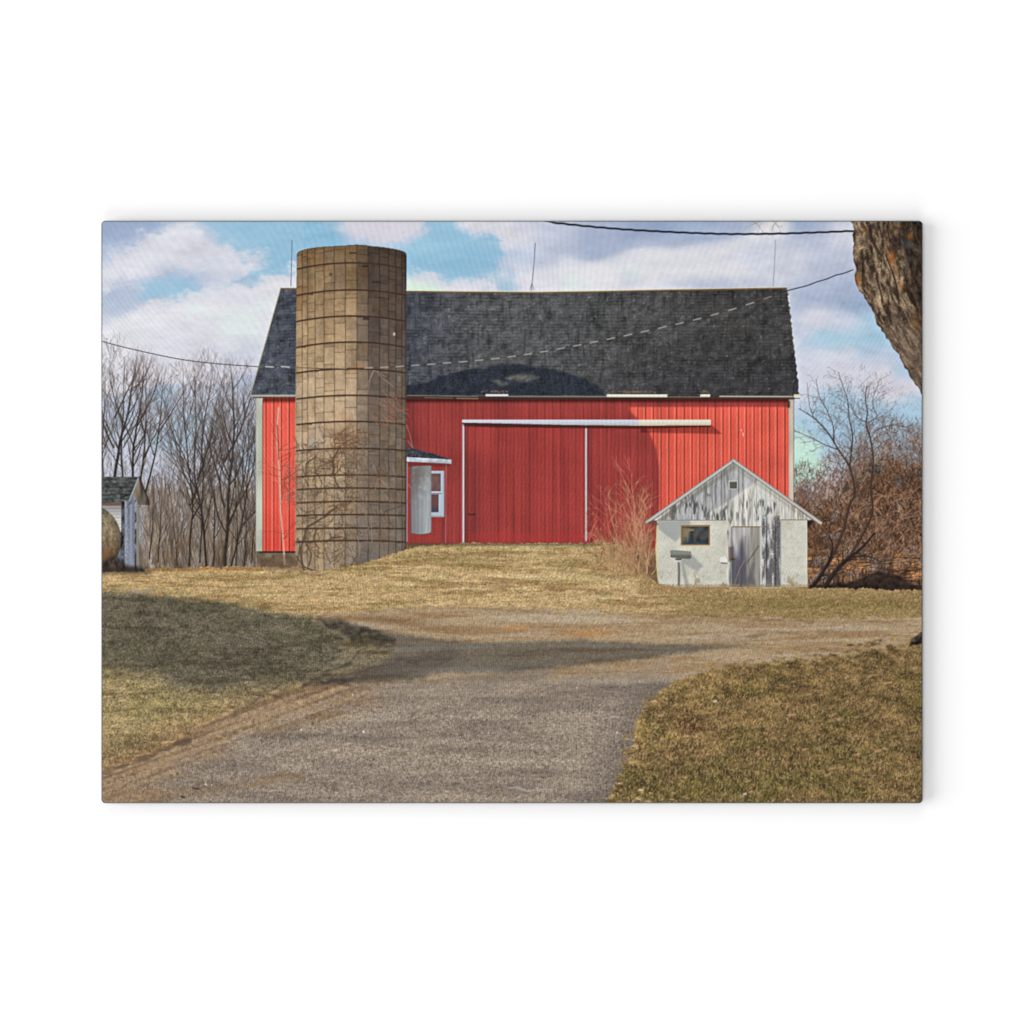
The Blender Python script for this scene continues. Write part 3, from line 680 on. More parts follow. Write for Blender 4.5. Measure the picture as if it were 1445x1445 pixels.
# brown dirt wheel track sweeping along the left edge
lft = np.interp(X, [144, 215, 300, 390, 490, 560], [1092, 1063, 1016, 980, 956, 930])
dl = Y - lft
brn = mix(c(160, 136, 108), c(128, 104, 80), np.clip(samp(vn(70, 3.2, 706), X, Y + (X - 144) * .36) * .5 + .35, 0, 1)) * (1 + .05 * sp_ + .05 * big)[..., None]
tb = np.clip(1 - (dl - 26 - 8 * fb(30, 12, 3, 707)) / 40, 0, 1) * (X < 600) * np.clip((600 - X) / 120, 0, 1)
grav2 = mix(grav, brn, np.clip(tb + np.exp(-((X - 270) / 90) ** 2 - ((Y - 1118 + (X - 270) * .13) / 9) ** 2) * .55 + np.clip(1 - np.hypot((X - 144) / 120, (Y - 1133) / 45), 0, 1) * .8, 0, 1))
tg = np.clip(tg + (X < 620) * (Y > 962) * np.clip((dl - 8) / 20, 0, 1) , 0, 1)
tg = np.clip(tg + (X < 500) * (Y > 958), 0, 1)
RTX = mix(dirt * (1 + .045 * sp_ + .02 * big)[..., None], grav2, tg)
# dark ruts and dry ridges in the dirt
rut = lambda pts, w, a, col: put(wob(blur(np.clip(pm([(x, y - w / 2) for x, y in pts] + [(x, y + w / 2) for x, y in pts[::-1]]), 0, 1), 1.0), 2.0, 8, int(pts[0][0])) * a * (.6 + .4 * np.clip(fb(9, 3, 2, int(pts[0][1])) + .5, 0, 1)), col)
put(rm_, RTX, road)
rut([(140, 1090), (180, 1078), (230, 1062), (270, 1042)], 7, .8, c(96, 78, 64))
rut([(330, 1008), (370, 986), (410, 975), (445, 966)], 6, .6, c(88, 72, 58))
rut([(210, 1098), (260, 1072), (310, 1054), (380, 1026), (420, 1010)], 2.5, .5, c(98, 88, 82))
rut([(440, 962), (470, 968), (500, 966)], 2.5, .7, c(84, 70, 58))
rut([(1056, 898), (1072, 894), (1085, 897)], 4, .75, c(104, 78, 54)); rut([(1155, 891), (1185, 890)], 2.5, .55, c(122, 92, 64))
rut([(940, 868.5), (1050, 873), (1150, 875)], 2, .5, c(110, 86, 62)); rut([(520, 862), (620, 857.5), (760, 860.5)], 1.8, .45, c(104, 84, 62))
rut([(700, 925), (760, 921), (820, 922)], 2.5, .4, c(120, 100, 90)); rut([(1010, 903), (1080, 896), (1190, 889), (1302, 884)], 2, .35, c(124, 98, 72))
rut([(620, 983), (700, 981), (790, 982), (880, 979)], 2, .4, c(172, 154, 130))
rut([(350, 1110), (385, 1098), (430, 1096)], 9, .5, c(142, 112, 82)); rut([(370, 1098), (425, 1094)], 3, .6, c(112, 86, 66))
rut([(552, 1062), (575, 1064)], 2.6, .6, c(110, 92, 62))
put(wob(pm([(712, 1112.5), (726, 1110.5), (738, 1112.5), (750, 1115), (781, 1112.6), (781, 1114.6), (750, 1117.4), (736, 1115), (722, 1113.4)], .8), .8, 6, 61) * .6, c(196, 188, 178))
put(pm([(800, 1110), (826, 1107), (826, 1108.6), (800, 1111.6)], .8) * .4, c(176, 170, 166))

rut([(425, 968), (470, 948), (500, 930), (515, 912), (520, 895)], 5, .55, c(84, 70, 56)); rut([(440, 975), (500, 950), (560, 935), (640, 928)], 3, .45, c(98, 82, 68))
rut([(470, 940), (510, 925), (560, 915), (600, 910)], 3, .5, c(180, 166, 148)); rut([(520, 942), (580, 930), (640, 934)], 2.5, .4, c(184, 172, 156))
rut([(430, 990), (520, 968), (640, 958), (760, 955)], 3, .4, c(120, 102, 84)); rut([(620, 1000), (760, 995), (880, 1002)], 5, .3, c(112, 100, 90)); rut([(480, 1045), (640, 1040), (800, 1052)], 6, .28, c(108, 97, 88))
rut([(300, 1092), (420, 1060), (560, 1045)], 6, .3, c(112, 98, 84))
# lawns
def blades(region, n, y0, y1, x0, x1, pal, prob, seed, size, alpha=.8, tilt=.55):
    r = np.random.default_rng(seed)
    x = r.uniform(x0, x1, n); y = r.uniform(y0, y1, n)
    i = np.clip((x - X0).astype(int), 0, W - 1); j = np.clip((y - Y0).astype(int), 0, H - 1)
    ok = region[j, i] > r.random(n); x, y = x[ok], y[ok]; n = len(x)
    k = np.interp(y, [780, 870, 1000, 1133], [.45, .6, .9, 1.25]) * size
    a = math.pi / 2 + r.normal(0, tilt, n); l = r.uniform(1.6, 5.2, n) * k
    s = np.stack([x, y, x + np.cos(a) * l, y - np.sin(a) * l, r.uniform(.5, 1.0, n) * np.clip(k, .6, 1.1)], 1)
    col = np.array(pal)[r.choice(len(pal), n, p=prob)] * r.uniform(.86, 1.14, (n, 1))
    lines(s, col, alpha=alpha, clip=region)


lawnL = part('lawn', None, 'printed lawn left of the driveway, mostly in shade', 'ink_grass')
LP = [(140, 831), (200, 838), (290, 848), (370, 860), (430, 868), (462, 880), (484, 900), (480, 925), (458, 945), (428, 962), (390, 980), (340, 997), (300, 1016), (260, 1040), (215, 1063), (175, 1078), (140, 1092)]
lm = rough(LP, 5, .45, 10, 4, 710, 1.8)
LT = mix(c(166, 146, 106), c(136, 124, 82), np.clip(fb(34, 14, 4, 711) * .6 + .2, 0, 1) * .7)
LT = mix(LT, c(136, 104, 76), np.clip((Y - np.interp(X, [144, 300, 440], [1042, 985, 945])) / 40, 0, 1) * .7)
LT = mix(LT, c(104, 90, 62), np.clip(fb(60, 7, 4, 715) - .2, 0, 1) * .5)
LT = LT * (1 + .07 * fb(5, 3, 3, 712) + .10 * grain(713))[..., None]
put(lm, LT, lawnL)
blades(lm, 16000, 832, 1095, 140, 560, [c(200, 178, 132), c(104, 90, 64), c(140, 130, 82), c(80, 68, 52), c(176, 148, 108)], [.26, .24, .22, .12, .16], 714, 1.0, .62)
lawnR = part('lawn', None, 'printed sunlit tan and green lawn right of the driveway', 'ink_grass')
RLP = [(1310, 903), (1270, 912), (1215, 922), (1160, 929), (1060, 938), (1000, 947), (960, 960), (935, 975), (913, 993), (899, 1025), (893, 1060), (878, 1095), (868, 1110), (858, 1140), (1310, 1140)]
lr = rough(RLP, 6, .5, 7, 3.5, 720, 1.6)
RL = mix(c(132, 107, 72), c(102, 90, 50), np.clip(fb(40, 18, 4, 721) * .5 + .05 + np.clip((Y - 1030) / 260, 0, 1), 0, 1) * .7)
RL = mix(RL, c(150, 122, 82), np.clip(1 - (Y - np.interp(X, [858, 893, 913, 960, 1060, 1302], [1133, 1040, 993, 955, 936, 903])) / 26, 0, 1) * .6)
RL = RL * (1 + .10 * fb(46, 20, 3, 726) + .09 * fb(16, 8, 2, 727))[..., None]
RL = mix(RL, c(92, 92, 42), np.clip(fb(50, 20, 3, 728) * .6 + (Y - 1075) / 90, 0, 1) * .55)
RL = mix(RL, c(104, 66, 44), np.exp(-((X - 975) / 18) ** 2 - ((Y - 1026) / 11) ** 2) * .75)
RL = RL * np.float32([.93, .93, .90]) * (1 + .10 * fb(6, 4, 3, 722) + .10 * grain(723))[..., None]
put(lr, RL, lawnR)
blades(lr, 30000, 903, 1138, 855, 1306, [c(184, 154, 112), c(66, 52, 34), c(108, 98, 50), c(52, 40, 28), c(154, 120, 80), c(206, 184, 146)], [.24, .24, .20, .12, .15, .05], 724, 1.0, .68)
blades(gm * (1 - rm_) * (1 - lm) * (1 - lr), 26000, 768, 876, 140, 1306, [c(208, 184, 136), c(136, 114, 72), c(130, 116, 70), c(156, 124, 82)], [.32, .26, .20, .22], 725, .9, .5)
# scattered fallen leaves
sg = []; cl = []
for (x, y, w_) in ((1253, 964, 14), (1118, 1009, 12), (1175, 1085, 9), (1188, 1083, 10), (1292, 943, 8), (1250, 1012, 8), (1136, 1058, 8), (1075, 1015, 7), (1210, 1065, 9), (1060, 1118, 6), (1052, 1121, 5), (1150, 995, 6), (1010, 990, 5), (1270, 1095, 7), (1175, 1010, 6), (1240, 1060, 10)):
    sg.append((x - w_ / 2, y + .8, x + w_ / 2, y - .8, 3.0)); cl.append(c(184, 142, 108) if w_ > 5 else c(214, 206, 202))
lines(sg, cl, alpha=.75)
r = np.random.default_rng(14); sg = []; cl = []
for k in range(420):                                 # pebbles on the drive
    x = r.uniform(150, 900); y = r.uniform(965, 1130); i_, j_ = int(x - X0), int(y - Y0)
    if rm_[j_, i_] < .9 or lr[j_, i_] > .1: continue
    d_ = r.random(); sg.append((x, y, x + r.uniform(.8, 2.2), y + .2, r.uniform(.9, 1.7))); cl.append(c(66, 54, 46) if d_ < .6 else (c(200, 190, 180) if d_ < .93 else c(250, 246, 240)))
lines(sg, cl, alpha=.6)
for x, y, s in ((512.5, 1033, 2.6), (425, 1030, 1.8), (290, 1107, 1.8), (299, 1108, 1.6), (498, 981, 1.6), (871, 1034, 1.8)):
    lines([(x, y, x + s * .8, y, s)], c(250, 250, 246))
lines([(272, 1112, 281, 1114, 2.2)], c(70, 68, 74)); lines([(256, 1124, 262, 1126, 2.4)], c(66, 52, 44))
# litter at the left lawn's far edge and its tufts
for x, y, w_, col in ((186, 835, 12, c(170, 164, 158)), (212, 837, 16, c(178, 156, 124)), (224, 838, 8, c(190, 126, 62)), (205, 833, 9, c(150, 146, 138)), (345, 903, 10, c(128, 118, 118)), (362, 898, 5, c(170, 168, 164)), (262, 870, 10, c(128, 126, 124))):
    lines([(x, y, x + w_, y + .8, 2.4)], col, alpha=.75)
put(wob(pm([(362, 856), (375, 851), (385, 858), (372, 862)], 1.2), 1, 4, 3) * .6, c(112, 86, 52))
# the long printed shade across lawn and drive
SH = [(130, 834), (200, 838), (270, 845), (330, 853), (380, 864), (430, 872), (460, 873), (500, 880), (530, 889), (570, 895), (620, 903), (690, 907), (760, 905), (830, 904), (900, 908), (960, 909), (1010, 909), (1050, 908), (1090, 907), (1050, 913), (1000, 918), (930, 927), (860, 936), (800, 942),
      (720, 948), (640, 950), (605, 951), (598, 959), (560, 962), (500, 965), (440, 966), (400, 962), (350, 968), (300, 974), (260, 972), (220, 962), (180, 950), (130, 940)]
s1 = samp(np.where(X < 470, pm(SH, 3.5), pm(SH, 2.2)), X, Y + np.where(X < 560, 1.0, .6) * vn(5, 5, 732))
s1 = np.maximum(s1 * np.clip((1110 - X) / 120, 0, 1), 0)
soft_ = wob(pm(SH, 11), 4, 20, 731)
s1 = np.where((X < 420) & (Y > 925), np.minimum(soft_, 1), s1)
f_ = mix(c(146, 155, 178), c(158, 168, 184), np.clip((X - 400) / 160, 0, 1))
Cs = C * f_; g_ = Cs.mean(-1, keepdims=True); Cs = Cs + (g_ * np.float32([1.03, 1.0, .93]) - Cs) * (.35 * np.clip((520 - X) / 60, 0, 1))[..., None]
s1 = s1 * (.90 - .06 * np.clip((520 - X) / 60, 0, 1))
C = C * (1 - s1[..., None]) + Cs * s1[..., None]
put(np.exp(-((X - 405) / 40) ** 2 - ((Y - 892 - (X - 405) * .3) / 14) ** 2) * .35 * np.clip(.6 + .6 * fb(8, 4, 3, 760), 0, 1), c(128, 124, 100))
put(wob(pm([(440, 869), (480, 876), (535, 891), (560, 903), (548, 916), (524, 910), (500, 906), (486, 900), (462, 884)], 2.5), 3, 9, 732) * .6, c(52, 47, 42) * (1 + .3 * fb(4, 3, 2, 733))[..., None])
put(wob(pm([(470, 960), (520, 945), (575, 930), (640, 915), (660, 925), (600, 950), (540, 960)], 4), 3, 12, 734) * .28, c(60, 54, 52))
put(pm([(141, 800), (175, 800), (215, 806), (215, 811), (141, 812)], 2) * .5, c(60, 50, 40))

# shadow line of grass against walls
put(np.exp(-((Y - 769) / 2.4) ** 2) * ((X > 576) & (X < 850)) * .6, c(84, 74, 52))
# ==================================================== SHRUB AT THE SHED
shr = part('shrub', None, 'printed tall dry shrub of pale canes left of the white shed', 'ink')
put(wob(pm([(850, 790), (868, 768), (885, 760), (905, 764), (922, 780), (926, 812), (918, 822), (900, 812), (880, 800)], 4), 3, 10, 740) * .6, c(150, 118, 88) * (1 + .15 * fb(4, 5, 3, 741))[..., None])
put(wob(pm([(893, 780), (908, 772), (924, 780), (926, 806), (910, 806), (898, 796)], 4), 2, 8, 742) * .6, c(92, 66, 52))
r = np.random.default_rng(50); out = []; cl = []
for k in range(26):
    n0 = len(out); grow(r.uniform(893, 920), r.uniform(790, 812), math.pi / 2 + r.normal(.06, .24), r.uniform(62, 132) * (1 if k < 18 else .5), r.uniform(.8, 1.25), 1, out, r, .09, .02, .42, 3, (.25, .75), 5)
    cl += [[c(200, 156, 118), c(168, 124, 90), c(122, 84, 60), c(214, 174, 138)][r.integers(4)]] * (len(out) - n0)
for k in range(150):
    n0 = len(out); grow(r.uniform(842, 924), r.uniform(770, 812), math.pi / 2 + r.normal(0, .6), r.uniform(10, 34), .9, 2, out, r, .18, 0, .5, 3, (.3, .8), 4)
    cl += [[c(192, 154, 112), c(112, 82, 58), c(166, 130, 92)][r.integers(3)]] * (len(out) - n0)
for k in range(9):
    n0 = len(out); grow(832 + r.normal(0, 3), r.uniform(755, 768), math.pi / 2 + r.normal(-.1, .3), r.uniform(20, 46), .8, 2, out, r, .12, 0, .6, 3, (.3, .8), 4)
    cl += [c(188, 96, 84)] * (len(out) - n0)
lines([(a0, b0_, c0, d0, w0 * 1.1) for a0, b0_, c0, d0, w0 in out], cl, shr, thr=.4, alpha=.8)
# ==================================================== WHITE SHED
shed = part('shed', None, 'printed small white block shed with a peeling board gable', 'ink_board')
put(pm([(1110, 734), (1152, 736), (1142, 742), (1142, 746)], .8), c(44, 34, 30))
body = pm([(928, 735), (1036, 655), (1140, 731), (1140.5, 829), (932, 829), (929, 818), (927, 798), (926, 775)])
put(body, c(206, 204, 190) * (1 + .02 * fb(14, 10, 3, 750) + .018 * grain(751))[..., None], shed)
# block courses, faint
crs = ((np.mod(Y - 734, 13.2) < 1.0) & (Y > 736)) * 1.0
put(body * blur(crs.astype(np.float32), .5) * .06, c(130, 128, 118))
put(body * np.exp(-((X - 927) / 3.2) ** 2) * (Y > 735) * .7, c(208, 196, 148))
put(body * np.clip(fb(6, 10, 3, 752) - .7, 0, 1) * np.clip((Y - 800) / 25, .15, 1) * .8, c(150, 134, 104))
gab = part('gable', shed, 'peeling vertical boards', 'ink_board')
gp = pm([(921, 735), (1036, 651), (1147, 734), (1140, 734.5), (1103, 734.5), (1103, 829), (1026.5, 829), (1026.5, 734.5)])
gl = mix(c(210, 208, 200), c(180, 180, 181), pm([(900, 760), (1036, 645), (1072, 677), (1040, 700), (1005, 722), (985, 740)], .8))
bj = (np.abs(np.mod(X - 927 + .8 * np.sin(np.floor((X - 927) / 6.3) * 3), 6.3) - 3) < .55) * 1.0
gl = gl * (1 - .16 * bj + .05 * vn(2.2, 40, 753) + .035 * vn(1.6, 7, 754) - .16 * np.clip(vn(1.5, 12, 755) - .3, 0, 1.5))[..., None]
gl = mix(gl, c(206, 216, 210), np.exp(-((X - 1077) / 6) ** 2) * .5)
put(gp, gl, gab)
peel = lambda x0, y0, x1, y1, a, s, col=c(66, 64, 66): put(rect(x0, y0, x1, y1, 2) * gp * np.clip((vn(1.5, 6, s) + vn(3, 9, s + 1) * .6 - (1 - a) * 1.5) * .8, 0, 1) * .68, col)
peel(945, 698, 1002, 734, .75, 800); peel(958, 700, 990, 716, .95, 802); peel(1006, 714, 1030, 736, .75, 804)
peel(1040, 706, 1100, 735, .75, 806); peel(1000, 720, 1036, 760, .5, 816); peel(990, 680, 1020, 700, .25, 808); peel(1055, 690, 1110, 720, .4, 810, c(110, 104, 100)); peel(936, 712, 960, 735, .6, 812, c(120, 112, 96)); peel(1105, 705, 1140, 733, .55, 814, c(150, 136, 116))
put(pm([(928, 735), (1036, 655), (1042, 659), (936, 735)], 1) * gp * .45, c(112, 104, 92))
put(pm([(1036, 655), (1140, 731), (1140, 735), (1036, 662)], 1) * gp * .35, c(140, 130, 112))
lines(poly_line([(928, 734.5), (1026, 734.5)], 1.3), c(112, 108, 98), alpha=.8); lines(poly_line([(1102, 734), (1140, 734)], 1.5), c(138, 126, 96), alpha=.8)
# the wall right of the boards is a block pier of its own
pr_ = part('block_wall', shed, None, 'ink_board')
ID[(X > 1090) & (ID == shed)] = pr_
# boards beside the door
wb = part('weathered_boards', shed, 'bare dark boards right of the door', 'ink_board')
m = rect(1075.5, 728, 1102, 829) * np.clip((Y - 724 - 9 * vn(3, 50, 820)) / 22, 0, 1)
wt_ = mix(c(110, 107, 106), c(190, 189, 187), np.clip((vn(2.2, 10, 821) + vn(4, 50, 822) * .6 - .1) * .7, 0, 1))
wt_ = mix(wt_, c(58, 57, 60), np.exp(-((np.abs(X - 1089) - 6.2) / .9) ** 2) * .8)
put(m, wt_ * (1 + .08 * grain(823))[..., None]); ID[rect(1075.5, 735, 1102, 829) > .5] = wb
lines(poly_line([(1102.6, 735), (1102.4, 829)], 1.5), c(148, 158, 166))
dr = part('door', shed, 'weathered grey plank door', 'ink_board')
dm = rect(1033.5, 743.5, 1075, 829)
dc = mix(c(172, 170, 168), c(96, 94, 106), np.clip((Y - 770 - (X - 1050) * .5 + 9 * vn(4, 18, 830)) / 26, 0, 1) * np.clip((1062 - X) / 14 + .2, 0, 1))
dc = mix(dc, c(150, 146, 138), np.clip((X - 1052) / 6, 0, 1) * .8)
dc = mix(dc, c(92, 88, 90), np.clip(vn(3, 12, 831) * .5 + (Y - 800) / 40, 0, 1) * np.clip((Y - 770) / 30, 0, 1) * .75)
dc = dc * (1 + .07 * vn(1.8, 24, 832) - .2 * np.exp(-((X - 1052.5) / .9) ** 2) * (Y > 756))[..., None]
put(dm, dc, dr)
lines(poly_line([(1055, 795), (1064, 782), (1072, 770)], 1.6), c(92, 84, 78), alpha=.8); lines(poly_line([(1036, 829), (1044, 805), (1052, 790)], 1.4), c(146, 130, 118), alpha=.7)
lines(poly_line([(1034, 744), (1075, 744)], 1.6), c(140, 116, 84), dr); lines(poly_line([(1074.5, 744), (1074.5, 828)], 1.8), c(206, 202, 192), dr)
lines(poly_line([(1033.2, 744), (1032.4, 829)], 1.3), c(120, 110, 104))
put(rect(1029, 772, 1036, 793, 1) * .75, c(96, 84, 76)); lines([(1032, 789, 1038, 790, 2)], c(82, 56, 38))
# shadow of the eave on the left wall
put(pm([(929, 735), (975, 735), (975, 741), (962, 741), (962, 757), (954, 765), (940, 755), (930, 747)], .7) * .85, c(160, 162, 160))
# window, vent
sw = part('window', shed, 'small rusty two-pane window', 'ink_board')
put(rect(961.5, 741.5, 1003, 770.5), c(146, 116, 82), sw)
put(rect(960, 770, 1003, 773, .7) * .6, c(206, 196, 162))
put(rect(963.5, 743.8, 1001, 768.5), c(66, 70, 72) * (1 + .12 * fb(5, 5, 2, 840))[..., None], sw)
put(pm([(964, 745), (981, 747), (980, 750), (973, 751), (972, 766), (964, 768)], .8) * .85, c(146, 130, 100))
put(rect(966, 758, 971, 768, 1) * .6, c(80, 78, 72)); put(rect(975, 750, 980, 767, .5) * .7, c(44, 50, 52))
put(pm([(988, 752), (996, 753), (998, 762), (990, 764)], 1) * .5, c(104, 84, 74)); put(rect(964, 763, 1000, 768, 1) * .5, c(52, 76, 90))
lines(poly_line([(981.8, 744), (981.8, 769)], 1.8), c(92, 72, 56), sw)
vt = part('gable_vent', shed, None, 'ink')
put(rect(1029, 678.5, 1042, 691, .3), c(192, 192, 186), vt); put(rect(1030.5, 680.3, 1041, 690), c(92, 92, 88), vt)
# roof edges
for (a, b) in (((912.5, 738), (1037, 649.5)), ((1035, 649.5), (1160.5, 739.5))):
    p_ = part('roof_edge', shed, None, 'ink_board')
    dx, dy = b[0] - a[0], b[1] - a[1]; L = math.hypot(dx, dy); nx, ny = -dy / L, dx / L
    lines(poly_line([(a[0] + nx * 2.5, a[1] + ny * 2.5), (b[0] + nx * 2.5, b[1] + ny * 2.5)], 1.6), c(104, 96, 88), alpha=.8)
    lines(poly_line([a, b], 4.0), c(190, 186, 180), p_); lines(poly_line([(a[0] - nx * 2, a[1] - ny * 2), (b[0] - nx * 2, b[1] - ny * 2)], 1.1), c(124, 112, 106), alpha=.8)
put(pm([(913, 738), (925, 734), (930, 740), (926, 744)], .7) * .7, c(98, 76, 62))
# box on its post with its printed shadow
put(pm([(974, 780), (993, 799), (985, 807), (966, 796), (974, 829), (968, 829), (961, 792)], .9) * .7, c(150, 152, 150))
pb = part('box_on_post', None, 'printed grey box on a thin post in front of the white shed', 'ink')
put(pm([(946.5, 777), (952, 776.5), (976, 778.5), (976.5, 788), (973, 789.5), (947, 787)]), mix(c(138, 138, 130), c(104, 104, 98), (Y - 782) / 3), pb)
po = part('post', pb, None, 'ink')
lines(poly_line([(958.6, 790), (959.2, 808), (958.8, 828)], 3.2), c(116, 114, 110), po); lines([(954, 789.5, 963, 789.5, 2.2)], c(70, 70, 70)); lines([(957, 792, 961, 793, 2.6)], c(196, 200, 204))
lm_ = part('wall_lamp', None, 'printed small white fitting on the wall left of the shed door', 'ink')
lines([(1018, 794.6, 1027, 795.6, 2)], c(122, 112, 98))
put(pm([(1016.5, 787), (1024, 786), (1027.5, 790), (1027, 794.5), (1017, 793.5)]), c(226, 226, 222), lm_)
# tufts in front of the shed
put(rough([(905, 818), (925, 819), (934, 825), (958, 830), (1000, 831), (1000, 840), (900, 840)], 2, .3, 4, 2, 851) * .8, c(160, 132, 92) * (1 + .1 * grain(852))[..., None])
r = np.random.default_rng(61); n = 900; x = r.uniform(926, 1142, n); sg = np.stack([x, 831 + r.uniform(-1, 2, n), x + r.normal(0, 1.2, n), 829 - r.uniform(0, 5, n) ** 1.0, np.full(n, .5)], 1)
lines(sg, np.array([c(176, 150, 108), c(140, 116, 78), c(160, 128, 94)])[r.integers(0, 3, n)], alpha=.6)

# ==================================================== VINES, SAPLING
vine = part('vine', None, 'printed tangle of bare vines climbing the silo', 'ink')
r = np.random.default_rng(90); out = []; cl = []
dv = c(84, 64, 52)
for pts, w_ in (([(430, 806), (425, 780), (430, 760), (434, 745), (445, 738), (458, 730), (468, 722), (478, 716)], 2.2), ([(434, 745), (432, 765), (440, 782), (436, 800)], 1.6), ([(420, 795), (424, 770), (420, 760)], 1.4),
               ([(470, 670), (472, 660), (470, 650), (476, 640), (480, 630)], 2.4), ([(472, 668), (476, 684), (482, 690)], 1.4), ([(433, 672), (433, 655), (440, 650), (446, 645)], 1.6), ([(419, 785), (430, 800), (445, 806)], 1.8), ([(450, 745), (444, 757), (446, 768), (452, 775)], 1.3), ([(460, 766), (470, 760), (484, 758)], 1.2)):
    p = smooth(pts, 4); n0 = len(out); out += poly_line(p, w_); cl += [dv] * (len(out) - n0)
for k in range(260):
    x = r.uniform(420, 500); y = r.uniform(655, 800) if r.random() < .7 else r.uniform(610, 660) + (500 - x) * .2
    n0 = len(out); grow(x, y, r.uniform(0, 6.28), r.uniform(10, 30), r.uniform(.45, .9), 2, out, r, .30, 0, .5, 3, (.4, 1.2), 3.5); cl += [c(98, 74, 58) * r.uniform(.8, 1.25)] * (len(out) - n0)
for k in range(150):
    x = 486 + 80 * r.random(); y = r.uniform(600, 760); n0 = len(out)
    grow(x, y, r.uniform(0, 6.28), r.uniform(8, 26), r.uniform(.5, .9), 2, out, r, .28, 0, .45, 3, (.4, 1.2), 3.5); cl += [[c(132, 108, 90), c(84, 68, 58), c(150, 124, 104)][r.integers(3)]] * (len(out) - n0)
for k in range(70):                       # reddish spray near the top right
    n0 = len(out); grow(r.uniform(533, 566), r.uniform(560, 600), r.uniform(-.9, -.2) + (math.pi if r.random() < .3 else 0), r.uniform(7, 22), .8, 2, out, r, .2, 0, .3, 3, (.3, .9), 4, -.6); cl += [[c(168, 116, 92), c(140, 92, 72), c(178, 132, 108)][r.integers(3)]] * (len(out) - n0)
for k in range(26):
    n0 = len(out); grow(r.uniform(476, 508), r.uniform(608, 630), r.uniform(0, 6.28), r.uniform(8, 20), .9, 2, out, r, .34, 0, .4, 3, (.4, 1.2), 3); cl += [c(116, 84, 62)] * (len(out) - n0)
for pts in ([(520, 540), (526, 530), (528, 522)], [(534, 528), (548, 540), (556, 546)], [(520, 556), (524, 532), (530, 524), (546, 533)], [(574, 600), (578, 610), (582, 626), (584, 634)], [(576, 622), (583, 632)],
            [(575, 682), (582, 690)], [(522, 645), (528, 655), (532, 668)], [(530, 694), (532, 684), (536, 676), (544, 684)], [(534, 676), (540, 680), (550, 690)], [(540, 694), (547, 702), (552, 710)], [(496, 704), (502, 710), (512, 716), (518, 728)], [(504, 756), (508, 770), (508, 784)], [(525, 735), (526, 765)]):
    n0 = len(out); out += poly_line(smooth(pts, 4), 1.0); cl += [c(176, 148, 126)] * (len(out) - n0)
lines([(a0, b0_, c0, d0, w0 * 1.25) for a0, b0_, c0, d0, w0 in out], np.array(cl) * .9, vine, thr=.55, alpha=.72, clip=(X > 414) * (X < 590) * (Y < 806) * 1.0)
sap = part('sapling', None, 'printed thin pale sapling against the red wall left of the silo', 'ink')
out = []; cl = []
for pts, w_ in (([(402.5, 797), (401, 770), (399, 745), (397, 720), (396, 690), (395, 665), (393, 640), (392, 610), (394, 575)], 2.0),):
    out += poly_line(smooth(pts, 4), w_); cl += [c(214, 176, 158)] * len(out)
for k in range(34):
    y = r.uniform(600, 770); x = 395 + (y - 640) * .045; n0 = len(out)
    grow(x, y, math.pi / 2 + r.choice((-1, 1)) * r.uniform(.5, 1.5), r.uniform(10, 34), .8, 2, out, r, .12, .02, .5, 3, (.3, .8), 4); cl += [[c(222, 130, 112), c(196, 110, 92), c(150, 66, 56)][r.integers(3)]] * (len(out) - n0)
for k in range(60):
    n0 = len(out); grow(r.uniform(400, 424), r.uniform(655, 710), r.uniform(0, 6.28), r.uniform(6, 20), .8, 2, out, r, .3, 0, .5, 3, (.4, 1.1), 3.5); cl += [[c(150, 84, 70), c(112, 74, 60), c(190, 110, 92)][r.integers(3)]] * (len(out) - n0)
lines([(a0, b0_, c0, d0, w0 * 1.15) for a0, b0_, c0, d0, w0 in out], cl, sap, thr=.4, alpha=.85, clip=(X > 364) * (X < 426) * 1.0)
lines(poly_line([(392, 600), (393.5, 625), (394, 650)], 1.6), c(100, 40, 36), alpha=.6)
stn = np.clip(fb(9, 9, 3, 1100) * .5 + .5, 0, 1)
put(smk * stn * np.exp(-((X - 436) / 30) ** 2 - ((Y - 690) / 34) ** 2) * .45, c(106, 84, 66))
put(smk * stn * np.exp(-((X - 548) / 26) ** 2 - ((Y - 690) / 60) ** 2) * .4, c(88, 76, 64))
put(smk * stn * np.exp(-((X - 492) / 26) ** 2 - ((Y - 625) / 24) ** 2) * .45, c(120, 90, 64))
put(wob(pm([(368, 788), (418, 784), (430, 805), (450, 810), (470, 806), (450, 812), (400, 808), (372, 806)], 2), 2, 6, 3) * .45, c(104, 78, 58))

# ==================================================== THE BIG TRUNK
trunk = part('tree_trunk', None, 'printed rough brown trunk filling the top right corner', 'ink_grass')
tp = smooth([(1199, 308), (1205, 318), (1206, 330), (1205, 345), (1204.5, 358), (1206, 372), (1207, 390), (1210, 402), (1213, 411), (1217, 413), (1224, 425), (1232, 440), (1240, 457), (1247, 470), (1254, 482), (1263, 494), (1272, 508), (1283, 527), (1292, 541), (1299, 552), (1306, 566)], 5)
tm = pm([tuple(q) for q in tp] + [(1310, 566), (1310, 300)]); tm = samp(tm, X + 1.0 * vn(4, 4, 900), Y)
lean = np.interp(Y, [312, 400, 440, 570], [.10, .30, .50, .62])      # dx/dy of the bark's grain
off = np.interp(Y, np.linspace(312, 570, 40), np.cumsum(np.interp(np.linspace(312, 570, 40), [312, 400, 440, 570], [.10, .30, .50, .62])) * (258 / 39))
XS = X - off + 1.5 * vn(12, 14, 901)
n_a = samp(fb(4.0, 13, 3, 902, .8), XS, Y); n_b = samp(fb(8, 34, 3, 903), XS, Y); n_c = samp(vn(2.4, 6, 904), XS, Y)
